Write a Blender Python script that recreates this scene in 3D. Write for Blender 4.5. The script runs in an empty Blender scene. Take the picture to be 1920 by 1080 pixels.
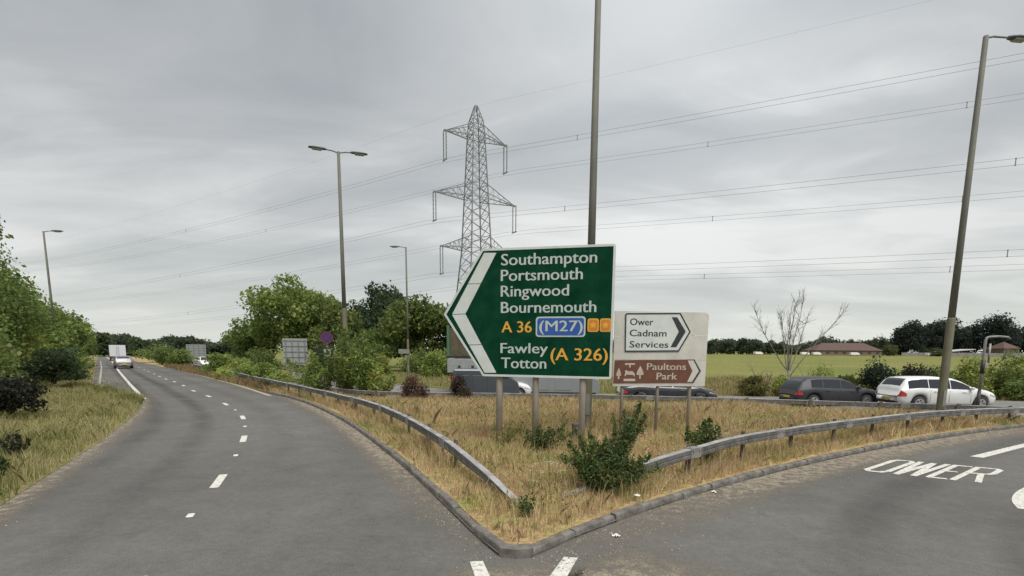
import bpy, math, random
import numpy as np
from mathutils import Vector, Matrix
from mathutils.geometry import delaunay_2d_cdt

# ------------------------------------------------------------------ camera, world, sun, exposure
S = bpy.context.scene
COL = S.collection
PITCH = math.atan(129 / 945)
cam = bpy.data.cameras.new('camera'); cam_ob = bpy.data.objects.new('camera', cam); COL.objects.link(cam_ob)
cam.sensor_width = 36; cam.lens = 36 * 945 / 1920; cam.shift_y = (785 - 540) / 1920
cam.clip_start = 0.1; cam.clip_end = 6000
cam_ob.matrix_world = Matrix.Translation((0, 0, 2.5)) @ Matrix.Rotation(math.pi / 2 - PITCH, 4, 'X') @ Matrix.Rotation(math.radians(0.4), 4, 'Z')
S.camera = cam_ob
S.view_settings.view_transform = 'Standard'; S.view_settings.look = 'None'
S.view_settings.gamma = 1; S.view_settings.use_curve_mapping = False
S.view_settings.exposure = 1.6
SUN_EL, SUN_AZ = math.radians(62), math.radians(155)      # azimuth clockwise from +Y: high, behind the right shoulder

world = bpy.data.worlds.new('World'); S.world = world; world.use_nodes = True
def build_world():
    nt = world.node_tree; N = nt.nodes; L = nt.links; N.clear()
    out = N.new('ShaderNodeOutputWorld')
    sky = N.new('ShaderNodeTexSky'); sky.sky_type = 'NISHITA'; sky.sun_disc = False
    sky.sun_elevation = SUN_EL; sky.sun_rotation = SUN_AZ
    b1 = N.new('ShaderNodeBackground'); b1.inputs[1].default_value = 0.05; L.new(sky.outputs[0], b1.inputs[0])
    tc = N.new('ShaderNodeTexCoord'); sep = N.new('ShaderNodeSeparateXYZ'); L.new(tc.outputs['Generated'], sep.inputs[0])
    def math_(op, a, b=None, c=False):
        n = N.new('ShaderNodeMath'); n.operation = op; n.use_clamp = c
        for i, v in enumerate((a, b)):
            if v is None: continue
            if isinstance(v, (int, float)): n.inputs[i].default_value = v
            else: L.new(v, n.inputs[i])
        return n.outputs[0]
    z = math_('MAXIMUM', sep.outputs[2], 0.0)
    zz = math_('ADD', z, 0.13)
    px = math_('DIVIDE', sep.outputs[0], zz); py = math_('DIVIDE', sep.outputs[1], zz)
    cmb = N.new('ShaderNodeCombineXYZ'); L.new(px, cmb.inputs[0]); L.new(py, cmb.inputs[1]); cmb.inputs[2].default_value = 3.7
    def noise(scale, detail, rough, dist, off):
        mp = N.new('ShaderNodeMapping'); mp.inputs['Location'].default_value = off; mp.inputs['Rotation'].default_value = (0, 0, 0.5)
        mp.inputs['Scale'].default_value = (0.55, 1.0, 1)
        L.new(cmb.outputs[0], mp.inputs[0])
        n = N.new('ShaderNodeTexNoise'); n.inputs['Scale'].default_value = scale; n.inputs['Detail'].default_value = detail
        n.inputs['Roughness'].default_value = rough; n.inputs['Distortion'].default_value = dist
        L.new(mp.outputs[0], n.inputs['Vector']); return n.outputs[0]
    n1 = noise(0.62, 3.5, 0.5, 0.35, (1.3, 4.1, 0)); n2 = noise(1.9, 5, 0.55, 0.5, (7.7, 0.4, 2))
    mixn = math_('ADD', math_('MULTIPLY', n1, 0.66), math_('MULTIPLY', n2, 0.34))
    cr = N.new('ShaderNodeValToRGB'); L.new(mixn, cr.inputs[0])
    e = cr.color_ramp.elements
    e[0].position = 0.385; e[0].color = (0.126, 0.134, 0.139, 1)
    e[1].position = 0.615; e[1].color = (0.250, 0.251, 0.247, 1)
    m = e.new(0.5); m.color = (0.166, 0.171, 0.173, 1)
    # the thin far cloud deck near the horizon is paler
    hz = math_('POWER', math_('SUBTRACT', 1.0, math_('MULTIPLY', z, 2.0, True), True), 3.2)
    mx = N.new('ShaderNodeMix'); mx.data_type = 'RGBA'; L.new(math_('MULTIPLY', hz, 0.80), mx.inputs['Factor'])
    L.new(cr.outputs[0], mx.inputs['A']); mx.inputs['B'].default_value = (0.266, 0.272, 0.252, 1)
    # a broad thinner, brighter part of the cloud sheet ahead and to the right
    vm = N.new('ShaderNodeVectorMath'); vm.operation = 'DOT_PRODUCT'; L.new(tc.outputs['Generated'], vm.inputs[0]); vm.inputs[1].default_value = (0.24, 0.72, 0.65)
    gl = math_('MULTIPLY', math_('POWER', math_('MAXIMUM', vm.outputs['Value'], 0.0), 15), math_('MULTIPLY', n1, 1.5))
    b2 = N.new('ShaderNodeBackground'); L.new(math_('ADD', 1.0, gl), b2.inputs[1]); L.new(mx.outputs['Result'], b2.inputs[0])
    ms = N.new('ShaderNodeMixShader'); ms.inputs[0].default_value = 0.94
    L.new(b1.outputs[0], ms.inputs[1]); L.new(b2.outputs[0], ms.inputs[2]); L.new(ms.outputs[0], out.inputs[0])
build_world()
sun = bpy.data.lights.new('sun', 'SUN'); sun.energy = 1.5; sun.angle = math.radians(45); sun.color = (1, 0.965, 0.91)
sun_ob = bpy.data.objects.new('sun', sun); COL.objects.link(sun_ob)
sd = Vector((math.sin(SUN_AZ) * math.cos(SUN_EL), math.cos(SUN_AZ) * math.cos(SUN_EL), math.sin(SUN_EL)))
sun_ob.rotation_euler = sd.to_track_quat('Z', 'Y').to_euler(); sun_ob.location = (0, -30, 60)

RNG = np.random.default_rng(11); random.seed(5)

# ------------------------------------------------------------------ materials
def newmat(name):
    m = bpy.data.materials.new(name); m.use_nodes = True
    nt = m.node_tree; b = nt.nodes['Principled BSDF']; return m, nt, b
def M(name, c, rough=0.6, metal=0.0, var=0.15, scale=6.0, bump=0.0, detail=6, stretch=(1, 1, 1), c2=None, spec=0.5, coat=0.0):
    m, nt, b = newmat(name); N = nt.nodes; L = nt.links
    tc = N.new('ShaderNodeTexCoord'); mp = N.new('ShaderNodeMapping'); mp.inputs['Scale'].default_value = stretch
    L.new(tc.outputs['Object'], mp.inputs[0])
    n = N.new('ShaderNodeTexNoise'); n.inputs['Scale'].default_value = scale; n.inputs['Detail'].default_value = detail; n.inputs['Roughness'].default_value = 0.6
    L.new(mp.outputs[0], n.inputs['Vector'])
    r = N.new('ShaderNodeValToRGB'); L.new(n.outputs[0], r.inputs[0])
    a = tuple(x * (1 - var) for x in c); d = tuple(min(1, x * (1 + var)) for x in (c2 or c))
    r.color_ramp.elements[0].position = 0.3; r.color_ramp.elements[1].position = 0.72
    r.color_ramp.elements[0].color = (*a, 1); r.color_ramp.elements[1].color = (*d, 1)
    L.new(r.outputs[0], b.inputs['Base Color'])
    b.inputs['Roughness'].default_value = rough; b.inputs['Metallic'].default_value = metal
    b.inputs['Specular IOR Level'].default_value = spec; b.inputs['Coat Weight'].default_value = coat
    if bump:
        bp = N.new('ShaderNodeBump'); bp.inputs['Strength'].default_value = bump; bp.inputs['Distance'].default_value = 0.02
        L.new(n.outputs[0], bp.inputs['Height']); L.new(bp.outputs[0], b.inputs['Normal'])
    return m
def leafmat(name, trans=0.3, rough=0.6):
    m = bpy.data.materials.new(name); m.use_nodes = True; nt = m.node_tree; N = nt.nodes; L = nt.links; N.clear()
    out = N.new('ShaderNodeOutputMaterial'); at = N.new('ShaderNodeAttribute'); at.attribute_name = 'col'
    d = N.new('ShaderNodeBsdfPrincipled'); d.inputs['Roughness'].default_value = rough; d.inputs['Specular IOR Level'].default_value = 0.2
    t = N.new('ShaderNodeBsdfTranslucent'); mx = N.new('ShaderNodeMixShader'); mx.inputs[0].default_value = trans
    L.new(at.outputs['Color'], d.inputs['Base Color']); L.new(at.outputs['Color'], t.inputs[0])
    L.new(d.outputs[0], mx.inputs[1]); L.new(t.outputs[0], mx.inputs[2]); L.new(mx.outputs[0], out.inputs[0]); return m
LEAF = leafmat('leaf', 0.5); GRASS = leafmat('grass_blade', 0.38, 0.7)

def asphalt(name, base, warm):
    m, nt, b = newmat(name); N = nt.nodes; L = nt.links
    tc = N.new('ShaderNodeTexCoord')
    def noise(s, d, r=0.6):
        n = N.new('ShaderNodeTexNoise'); n.inputs['Scale'].default_value = s; n.inputs['Detail'].default_value = d; n.inputs['Roughness'].default_value = r
        L.new(tc.outputs['Object'], n.inputs['Vector']); return n.outputs[0]
    big = noise(0.16, 5); mid = noise(1.7, 6, 0.65); fine = noise(55, 3, 0.7)
    def ramp(f, p0, c0, p1, c1):
        r = N.new('ShaderNodeValToRGB'); L.new(f, r.inputs[0]); e = r.color_ramp.elements
        e[0].position = p0; e[0].color = (*c0, 1); e[1].position = p1; e[1].color = (*c1, 1); return r.outputs[0]
    c1 = ramp(big, 0.34, tuple(x * 0.86 for x in base), 0.68, tuple(x * 1.1 for x in warm))
    c2 = ramp(mid, 0.3, (0.86, 0.86, 0.86), 0.7, (1.1, 1.1, 1.09)); c3 = ramp(fine, 0.28, (0.62, 0.62, 0.62), 0.74, (1.34, 1.33, 1.3))
    def mul(a, bb):
        x = N.new('ShaderNodeMix'); x.data_type = 'RGBA'; x.blend_type = 'MULTIPLY'; x.inputs['Factor'].default_value = 1
        L.new(a, x.inputs['A']); L.new(bb, x.inputs['B']); return x.outputs['Result']
    v = N.new('ShaderNodeTexVoronoi'); v.feature = 'DISTANCE_TO_EDGE'; v.inputs['Scale'].default_value = 0.33
    wv = N.new('ShaderNodeVectorMath'); wv.operation = 'ADD'; nz = N.new('ShaderNodeTexNoise'); nz.inputs['Scale'].default_value = 1.3; nz.inputs['Detail'].default_value = 6; L.new(tc.outputs['Object'], nz.inputs['Vector'])
    sc = N.new('ShaderNodeVectorMath'); sc.operation = 'SCALE'; sc.inputs['Scale'].default_value = 1.6; L.new(nz.outputs['Color'], sc.inputs[0]); L.new(tc.outputs['Object'], wv.inputs[0]); L.new(sc.outputs[0], wv.inputs[1]); L.new(wv.outputs[0], v.inputs['Vector'])
    ck = N.new('ShaderNodeMath'); ck.operation = 'ADD'; L.new(v.outputs['Distance'], ck.inputs[0]); gate = ramp(big, 0.50, (0.02, 0.02, 0.02), 0.58, (0, 0, 0)); L.new(gate, ck.inputs[1])
    c4 = ramp(ck.outputs[0], 0.0, (0.55, 0.55, 0.55), 0.010, (1, 1, 1)); c5 = ramp(noise(9, 4, .75), 0.3, (0.84, 0.84, 0.84), 0.7, (1.14, 1.14, 1.13))
    L.new(mul(mul(mul(mul(c1, c2), c3), c4), c5), b.inputs['Base Color'])
    b.inputs['Roughness'].default_value = 0.85; b.inputs['Specular IOR Level'].default_value = 0.3
    bp = N.new('ShaderNodeBump'); bp.inputs['Strength'].default_value = 0.35; bp.inputs['Distance'].default_value = 0.01
    L.new(fine, bp.inputs['Height']); L.new(bp.outputs[0], b.inputs['Normal']); return m
def feathered(name, c, amount, nscale, lo=0.35, hi=0.65, rough=0.9, stretch=(1, 1, 1)):
    """a thin worn film on the road: opacity from the strip's own edge attribute times noise"""
    m, nt, b = newmat(name); N = nt.nodes; L = nt.links
    tc = N.new('ShaderNodeTexCoord'); mp = N.new('ShaderNodeMapping'); mp.inputs['Scale'].default_value = stretch; L.new(tc.outputs['Object'], mp.inputs[0])
    n = N.new('ShaderNodeTexNoise'); n.inputs['Scale'].default_value = nscale; n.inputs['Detail'].default_value = 7; n.inputs['Roughness'].default_value = 0.68
    L.new(mp.outputs[0], n.inputs['Vector'])
    at = N.new('ShaderNodeAttribute'); at.attribute_name = 'edge'
    mr = N.new('ShaderNodeMapRange'); mr.inputs['From Min'].default_value = lo; mr.inputs['From Max'].default_value = hi; L.new(n.outputs[0], mr.inputs[0])
    ad = N.new('ShaderNodeMath'); ad.operation = 'MULTIPLY'; L.new(mr.outputs[0], ad.inputs[0]); L.new(at.outputs['Fac'], ad.inputs[1])
    a2 = N.new('ShaderNodeMath'); a2.operation = 'MULTIPLY'; a2.use_clamp = True; L.new(ad.outputs[0], a2.inputs[0]); a2.inputs[1].default_value = amount
    L.new(a2.outputs[0], b.inputs['Alpha'])
    r = N.new('ShaderNodeValToRGB'); n2 = N.new('ShaderNodeTexNoise'); n2.inputs['Scale'].default_value = 40; n2.inputs['Detail'].default_value = 4
    L.new(tc.outputs['Object'], n2.inputs['Vector']); L.new(n2.outputs[0], r.inputs[0])
    r.color_ramp.elements[0].color = (*[x * 0.6 for x in c], 1); r.color_ramp.elements[1].color = (*[min(1, x * 1.4) for x in c], 1)
    r.color_ramp.elements[0].position = 0.3; r.color_ramp.elements[1].position = 0.7
    L.new(r.outputs[0], b.inputs['Base Color']); b.inputs['Roughness'].default_value = rough; b.inputs['Specular IOR Level'].default_value = 0.25
    return m
def groundmat(name, cols, scale, fine=9.0, bump=0.6):
    m, nt, b = newmat(name); N = nt.nodes; L = nt.links; tc = N.new('ShaderNodeTexCoord')
    def noise(s, d):
        n = N.new('ShaderNodeTexNoise'); n.inputs['Scale'].default_value = s; n.inputs['Detail'].default_value = d; n.inputs['Roughness'].default_value = 0.65
        L.new(tc.outputs['Object'], n.inputs['Vector']); return n.outputs[0]
    a = noise(scale, 7); f = noise(fine, 6)
    r = N.new('ShaderNodeValToRGB'); L.new(a, r.inputs[0]); e = r.color_ramp.elements
    e[0].position = 0.32; e[0].color = (*cols[0], 1); e[1].position = 0.615; e[1].color = (*cols[-1], 1)
    if len(cols) == 3: x = e.new(0.5); x.color = (*cols[1], 1)
    r2 = N.new('ShaderNodeValToRGB'); L.new(f, r2.inputs[0]); r2.color_ramp.elements[0].color = (0.55, 0.55, 0.55, 1); r2.color_ramp.elements[1].color = (1.35, 1.35, 1.3, 1)
    r2.color_ramp.elements[0].position = 0.3; r2.color_ramp.elements[1].position = 0.7
    mx = N.new('ShaderNodeMix'); mx.data_type = 'RGBA'; mx.blend_type = 'MULTIPLY'; mx.inputs['Factor'].default_value = 1
    L.new(r.outputs[0], mx.inputs['A']); L.new(r2.outputs[0], mx.inputs['B']); L.new(mx.outputs['Result'], b.inputs['Base Color'])
    b.inputs['Roughness'].default_value = 0.95; b.inputs['Specular IOR Level'].default_value = 0.15
    bp = N.new('ShaderNodeBump'); bp.inputs['Strength'].default_value = bump; bp.inputs['Distance'].default_value = 0.05
    L.new(f, bp.inputs['Height']); L.new(bp.outputs[0], b.inputs['Normal']); return m

ASPH = asphalt('asphalt', (0.101, 0.100, 0.096), (0.117, 0.113, 0.106))
ASPH2 = asphalt('asphalt_far', (0.15, 0.145, 0.14), (0.175, 0.168, 0.16))
def wornpaint(name, c, lo, hi, scale=14):
    m, nt, b = newmat(name); N = nt.nodes; L = nt.links; tc = N.new('ShaderNodeTexCoord')
    n = N.new('ShaderNodeTexNoise'); n.inputs['Scale'].default_value = scale; n.inputs['Detail'].default_value = 9; n.inputs['Roughness'].default_value = 0.75; L.new(tc.outputs['Object'], n.inputs['Vector'])
    r = N.new('ShaderNodeValToRGB'); L.new(n.outputs[0], r.inputs[0]); e = r.color_ramp.elements
    e[0].position = lo; e[0].color = (0.12, 0.118, 0.11, 1); e[1].position = hi; e[1].color = (*c, 1); x = e.new(min(.95, hi + .2)); x.color = (*[min(1, q * 1.12) for q in c], 1)
    L.new(r.outputs[0], b.inputs['Base Color']); b.inputs['Roughness'].default_value = .8; b.inputs['Specular IOR Level'].default_value = .2; return m
PAINT = wornpaint('road_paint', (0.50, 0.49, 0.45), 0.35, 0.49)
PAINTY = wornpaint('worn_edge_paint', (0.40, 0.36, 0.28), 0.36, 0.56, 6)
DUST = feathered('roadside_dust', (0.205, 0.178, 0.138), 1.6, 5.5, 0.34, 0.62)
TYRE = feathered('tyre_darkening', (0.062, 0.06, 0.058), 0.55, 0.6, 0.2, 0.7)
PALEW = feathered('tyre_polish', (0.145, 0.142, 0.133), 0.5, 0.5, 0.25, 0.75)
KERB = M('kerb_concrete', (0.118, 0.110, 0.098), 0.95, var=0.55, scale=6, bump=0.9, detail=12)
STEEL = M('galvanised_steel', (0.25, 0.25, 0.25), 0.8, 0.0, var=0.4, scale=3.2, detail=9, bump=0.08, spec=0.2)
RAILSHADE = M('shaded_rail_face', (0.115, 0.112, 0.108), 0.85, var=0.45, scale=5, detail=9, spec=0.2)  # darker steel: the shade on the beam sides is painted into this colour
STEELD = M('dull_steel', (0.20, 0.195, 0.185), 0.7, 0.15, var=0.25, scale=5)
RUST = M('rusty_post', (0.11, 0.085, 0.065), 0.85, var=0.3, scale=8)
COLUMN = M('lamp_column', (0.125, 0.122, 0.108), 0.75, var=0.22, scale=3, stretch=(1, 1, 0.3), c2=(0.15, 0.15, 0.12))
COLBASE = M('lamp_column_base', (0.115, 0.108, 0.072), 0.85, var=0.25, scale=4, stretch=(1, 1, 0.4))
LAMPGREY = M('lamp_head', (0.10, 0.10, 0.105), 0.6, var=0.1)
GLASSL = M('lamp_lens', (0.30, 0.30, 0.29), 0.25, var=0.05)
GREEN = M('sign_green', (0.002, 0.034, 0.017), 0.7, var=0.25, scale=2.5, c2=(0.006, 0.042, 0.022), detail=8, spec=0.03)
WHITE = M('sign_white', (0.50, 0.53, 0.51), 0.55, var=0.10, scale=3, detail=8)
TEXTW = M('sign_lettering_white', (0.40, 0.455, 0.43), 0.5, var=0.08)
AMBER = M('sign_lettering_amber', (0.60, 0.31, 0.035), 0.5, var=0.1)
ORANGE = M('sign_symbol_orange', (0.50, 0.17, 0.018), 0.5, var=0.1)
BLUE = M('sign_blue', (0.018, 0.075, 0.30), 0.45, var=0.1)
BLACK = M('sign_black', (0.022, 0.026, 0.028), 0.5, var=0.1)
BOARD = M('board_cream', (0.46, 0.455, 0.41), 0.6, var=0.16, scale=2, detail=9)
BROWN = M('sign_brown', (0.115, 0.046, 0.026), 0.5, var=0.2, scale=4)
BROWNT = M('sign_lettering_faded', (0.42, 0.36, 0.31), 0.5, var=0.15)
POSTG = M('sign_post_grey', (0.30, 0.275, 0.235), 0.75, var=0.25, scale=4, stretch=(1, 1, 0.4))
BARK = M('bark', (0.075, 0.06, 0.045), 0.95, var=0.3, scale=8, bump=0.4)
BAREBARK = M('bare_bark', (0.15, 0.135, 0.12), 0.9, var=0.25, scale=6)
TYREB = M('tyre_rubber', (0.018, 0.018, 0.019), 0.85, var=0.15)
RIM = M('wheel_rim', (0.42, 0.42, 0.43), 0.35, 0.7, var=0.1)
GLASS = M('car_glass', (0.025, 0.030, 0.036), 0.12, var=0.1, spec=0.5)
RED = M('tail_lamp', (0.42, 0.035, 0.035), 0.25, var=0.15)
CLEARL = M('head_lamp', (0.55, 0.56, 0.58), 0.15, 0.2, var=0.1)
TRIM = M('black_trim', (0.02, 0.02, 0.021), 0.6, var=0.1)
PLATEY = M('number_plate', (0.55, 0.42, 0.06), 0.5, var=0.05)

# ------------------------------------------------------------------ mesh helpers
class MB:
    def __init__(s): s.v = []; s.f = []
    def add(s, vs, fs):
        o = len(s.v); s.v += [tuple(p) for p in vs]; s.f += [tuple(i + o for i in f) for f in fs]
    def box(s, c, d, mat=None):
        hx, hy, hz = d[0] / 2, d[1] / 2, d[2] / 2
        vs = [Vector((x, y, z)) for x in (-hx, hx) for y in (-hy, hy) for z in (-hz, hz)]
        if mat is not None: vs = [mat @ p for p in vs]
        s.add([p + Vector(c) for p in vs], [(0, 1, 3, 2), (4, 6, 7, 5), (0, 4, 5, 1), (2, 3, 7, 6), (0, 2, 6, 4), (1, 5, 7, 3)])
    def bevbox(s, c, d, b):
        """box with bevelled upright and top edges"""
        hx, hy, hz = d[0] / 2, d[1] / 2, d[2] / 2; rings = []
        for z, k in ((-hz, b * 0.6), (-hz + b, 0), (hz - b, 0), (hz, b)):
            x, y = hx - k, hy - k
            rings.append([(x, y - b, z), (x - b, y, z), (-x + b, y, z), (-x, y - b, z), (-x, -y + b, z), (-x + b, -y, z), (x - b, -y, z), (x, -y + b, z)])
        vs = [(p[0] + c[0], p[1] + c[1], p[2] + c[2]) for r in rings for p in r]; fs = []
        for i in range(3):
            for j in range(8): fs.append((i * 8 + j, i * 8 + (j + 1) % 8, i * 8 + 8 + (j + 1) % 8, i * 8 + 8 + j))
        fs += [tuple(range(7, -1, -1)), tuple(range(24, 32))]; s.add(vs, fs)
    def tube(s, pts, rad, n=8, cap=True):
        pts = [Vector(p) for p in pts]
        if not hasattr(rad, '__len__'): rad = [rad] * len(pts)
        vs = []; prev = None
        for i, p in enumerate(pts):
            t = (pts[min(i + 1, len(pts) - 1)] - pts[max(i - 1, 0)]).normalized()
            if prev is None:
                a = t.orthogonal().normalized()
            else:
                a = (prev - t * prev.dot(t)); a = a.normalized() if a.length > 1e-6 else t.orthogonal().normalized()
            prev = a; b = t.cross(a)
            for k in range(n):
                q = 2 * math.pi * k / n; vs.append(p + (a * math.cos(q) + b * math.sin(q)) * rad[i])
        fs = []
        for i in range(len(pts) - 1):
            for k in range(n): fs.append((i * n + k, i * n + (k + 1) % n, (i + 1) * n + (k + 1) % n, (i + 1) * n + k))
        if cap: fs += [tuple(range(n - 1, -1, -1)), tuple((len(pts) - 1) * n + k for k in range(n))]
        s.add(vs, fs)
    def bar(s, p, q, w, h=None):
        s.tube([p, q], w * 0.7, 4)
    def prism(s, poly, y0, y1):
        """polygon in local x,z extruded between depths y0 (front) and y1"""
        n = len(poly); vs = [(x, y0, z) for x, z in poly] + [(x, y1, z) for x, z in poly]
        fs = [tuple(range(n)), tuple(range(2 * n - 1, n - 1, -1))] + [(i, i + n, (i + 1) % n + n, (i + 1) % n) for i in range(n)]
        s.add(vs, fs)
    def ring(s, outer, inner, y0, y1):
        n = len(outer); vs = [(x, y0, z) for x, z in outer] + [(x, y0, z) for x, z in inner] + [(x, y1, z) for x, z in outer] + [(x, y1, z) for x, z in inner]; fs = []
        for i in range(n):
            j = (i + 1) % n
            fs += [(i, j, n + j, n + i), (2 * n + i, 3 * n + i, 3 * n + j, 2 * n + j), (i, 2 * n + i, 2 * n + j, j), (n + i, n + j, 3 * n + j, 3 * n + i)]
        s.add(vs, fs)
    def lathe(s, prof, axis='Z', n=16, c=(0, 0, 0)):
        vs = []
        for r, h in prof:
            for k in range(n):
                q = 2 * math.pi * k / n; x, y = r * math.cos(q), r * math.sin(q)
                vs.append((x + c[0], y + c[1], h + c[2]) if axis == 'Z' else (x + c[0], h + c[1], y + c[2]))
        fs = []
        for i in range(len(prof) - 1):
            for k in range(n): fs.append((i * n + k, i * n + (k + 1) % n, (i + 1) * n + (k + 1) % n, (i + 1) * n + k))
        fs += [tuple(range(n - 1, -1, -1)), tuple((len(prof) - 1) * n + k for k in range(n))]
        s.add(vs, fs)
    def mesh(s, name, mat, smooth=False):
        me = bpy.data.meshes.new(name); me.from_pydata([tuple(p) for p in s.v], [], s.f); me.update()
        if mat: me.materials.append(mat)
        if smooth: me.polygons.foreach_set('use_smooth', [True] * len(me.polygons))
        return me
    def build(s, name, mat, parent=None, smooth=False):
        return link(name, s.mesh(name, mat, smooth), parent)
def link(name, me, parent=None, loc=None, rz=0.0):
    o = bpy.data.objects.new(name, me); COL.objects.link(o)
    if parent is not None: o.parent = parent
    if loc is not None: o.location = loc
    o.rotation_euler.z = rz
    return o
def tag(o, label, cat, group=None):
    o['label'] = label; o['category'] = cat
    if group: o['group'] = group
    return o
def thing(name, label, cat, loc=(0, 0, 0), rz=0.0, group=None):
    o = bpy.data.objects.new(name, None); COL.objects.link(o); o.location = loc; o.rotation_euler.z = rz; o.empty_display_size = 0.2
    return tag(o, label, cat, group)
def struct(o): o['kind'] = 'structure'; return o
def stuff(o): o['kind'] = 'stuff'; return o
def copy_tree(o, parent=None):
    c = o.copy(); COL.objects.link(c); c.parent = parent
    for ch in list(o.children): copy_tree(ch, c)
    return c
def npmesh(name, V, F, mat, col=None):
    """V (n,3), F (m,k) arrays"""
    me = bpy.data.meshes.new(name); k = F.shape[1]
    me.vertices.add(len(V)); me.vertices.foreach_set('co', V.astype(np.float32).ravel())
    me.loops.add(F.size); me.loops.foreach_set('vertex_index', F.astype(np.int32).ravel())
    me.polygons.add(len(F)); me.polygons.foreach_set('loop_start', np.arange(len(F), dtype=np.int32) * k)
    me.update(calc_edges=True)
    if col is not None:
        a = me.attributes.new('col', 'FLOAT_COLOR', 'POINT')
        a.data.foreach_set('color', np.concatenate([col, np.ones((len(col), 1))], 1).astype(np.float32).ravel())
    me.materials.append(mat); return me

def resample(pts, step):
    P = np.array(pts, float); d = np.r_[0, np.cumsum(np.linalg.norm(np.diff(P[:, :2], axis=0), axis=1))]
    n = max(2, int(round(d[-1] / step)) + 1); s = np.linspace(0, d[-1], n)
    return np.stack([np.interp(s, d, P[:, i]) for i in range(P.shape[1])], 1)
def smooth_path(pts, it=3):
    P = np.array(pts, float)
    for _ in range(it):
        Q = [P[0]]
        for i in range(len(P) - 1): Q += [P[i] * 0.75 + P[i + 1] * 0.25, P[i] * 0.25 + P[i + 1] * 0.75]
        Q.append(P[-1]); P = np.array(Q)
    return P
def normals2d(P):
    T = np.gradient(P[:, :2], axis=0); T /= np.linalg.norm(T, axis=1)[:, None] + 1e-9
    return np.stack([-T[:, 1], T[:, 0]], 1)            # points to the left of travel
def inpoly(P, poly):
    x, y = P[:, 0], P[:, 1]; c = np.zeros(len(P), bool); n = len(poly)
    for i in range(n):
        x0, y0 = poly[i]; x1, y1 = poly[i - 1]
        k = ((y0 > y) != (y1 > y)) & (x < (x1 - x0) * (y - y0) / (y1 - y0 + 1e-12) + x0); c ^= k
    return c
def distpath(P, path):
    A = np.array(path)[:, :2]; d = np.full(len(P), 1e9)
    for i in range(len(A) - 1):
        a, b = A[i], A[i + 1]; ab = b - a; t = np.clip(((P - a) @ ab) / (ab @ ab + 1e-12), 0, 1)
        d = np.minimum(d, np.linalg.norm(P - (a + t[:, None] * ab), axis=1))
    return d
def polysheet(name, poly, zf, mat, step=None, skirt=0.0):
    """a sheet over a polygon, with inner points so it can undulate, and a skirt down its edge"""
    poly = [tuple(map(float, p)) for p in poly]; n = len(poly); pts = list(poly)
    if step:
        A = np.array(poly); lo, hi = A.min(0), A.max(0)
        gx, gy = np.meshgrid(np.arange(lo[0], hi[0], step), np.arange(lo[1], hi[1], step)); G = np.stack([gx.ravel(), gy.ravel()], 1)
        G = G[inpoly(G, poly)]; G = G[distpath(G, poly + [poly[0]]) > step * 0.4]; pts += [tuple(p) for p in G]
    vs, es, fs, _, _, _ = delaunay_2d_cdt([Vector(p) for p in pts], [(i, (i + 1) % n) for i in range(n)], [], 1, 1e-4)
    P = np.array([tuple(v) for v in vs]); Z = zf(P)
    ar = sum(poly[i - 1][0] * poly[i][1] - poly[i][0] * poly[i - 1][1] for i in range(n))
    V = [(p[0], p[1], z) for p, z in zip(P, Z)]; F = []
    for f in fs:
        a, b, c = (P[f[0]], P[f[1]], P[f[2]])
        F.append(tuple(f) if (b[0] - a[0]) * (c[1] - a[1]) - (b[1] - a[1]) * (c[0] - a[0]) > 0 else tuple(reversed(f)))
    if skirt:
        B = np.array(poly); ZB = zf(B); o = len(V); V += [(p[0], p[1], z) for p, z in zip(B, ZB)] + [(p[0], p[1], z - skirt) for p, z in zip(B, ZB)]
        for i in range(n):
            j = (i + 1) % n; q = (o + i, o + n + i, o + n + j, o + j); F.append(q if ar > 0 else tuple(reversed(q)))
    me = bpy.data.meshes.new(name); me.from_pydata(V, [], F); me.update(); me.materials.append(mat)
    return link(name, me)
def ribbon(name, path, lo, hi, z, mat, parent=None, edge=None, cross=1):
    """strip along a path between signed offsets lo..hi (left positive); edge = list of opacity over the width"""
    P = np.array(path, float); Nn = normals2d(P); k = len(edge) if edge else 2
    offs = np.linspace(lo, hi, k); V = []; E = []
    for i in range(len(P)):
        for j, o in enumerate(offs):
            V.append((P[i, 0] + Nn[i, 0] * o, P[i, 1] + Nn[i, 1] * o, z)); 
            if edge: E.append(edge[j] * min(1, 4 * min(i, len(P) - 1 - i) / len(P)))
    F = [(i * k + j, (i + 1) * k + j, (i + 1) * k + j + 1, i * k + j + 1)[:: (1 if lo > hi else -1)] for i in range(len(P) - 1) for j in range(k - 1)]
    me = bpy.data.meshes.new(name); me.from_pydata(V, [], F); me.update(); me.materials.append(mat)
    if edge:
        a = me.attributes.new('edge', 'FLOAT', 'POINT'); a.data.foreach_set('value', np.array(E, np.float32))
    return link(name, me, parent)

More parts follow.
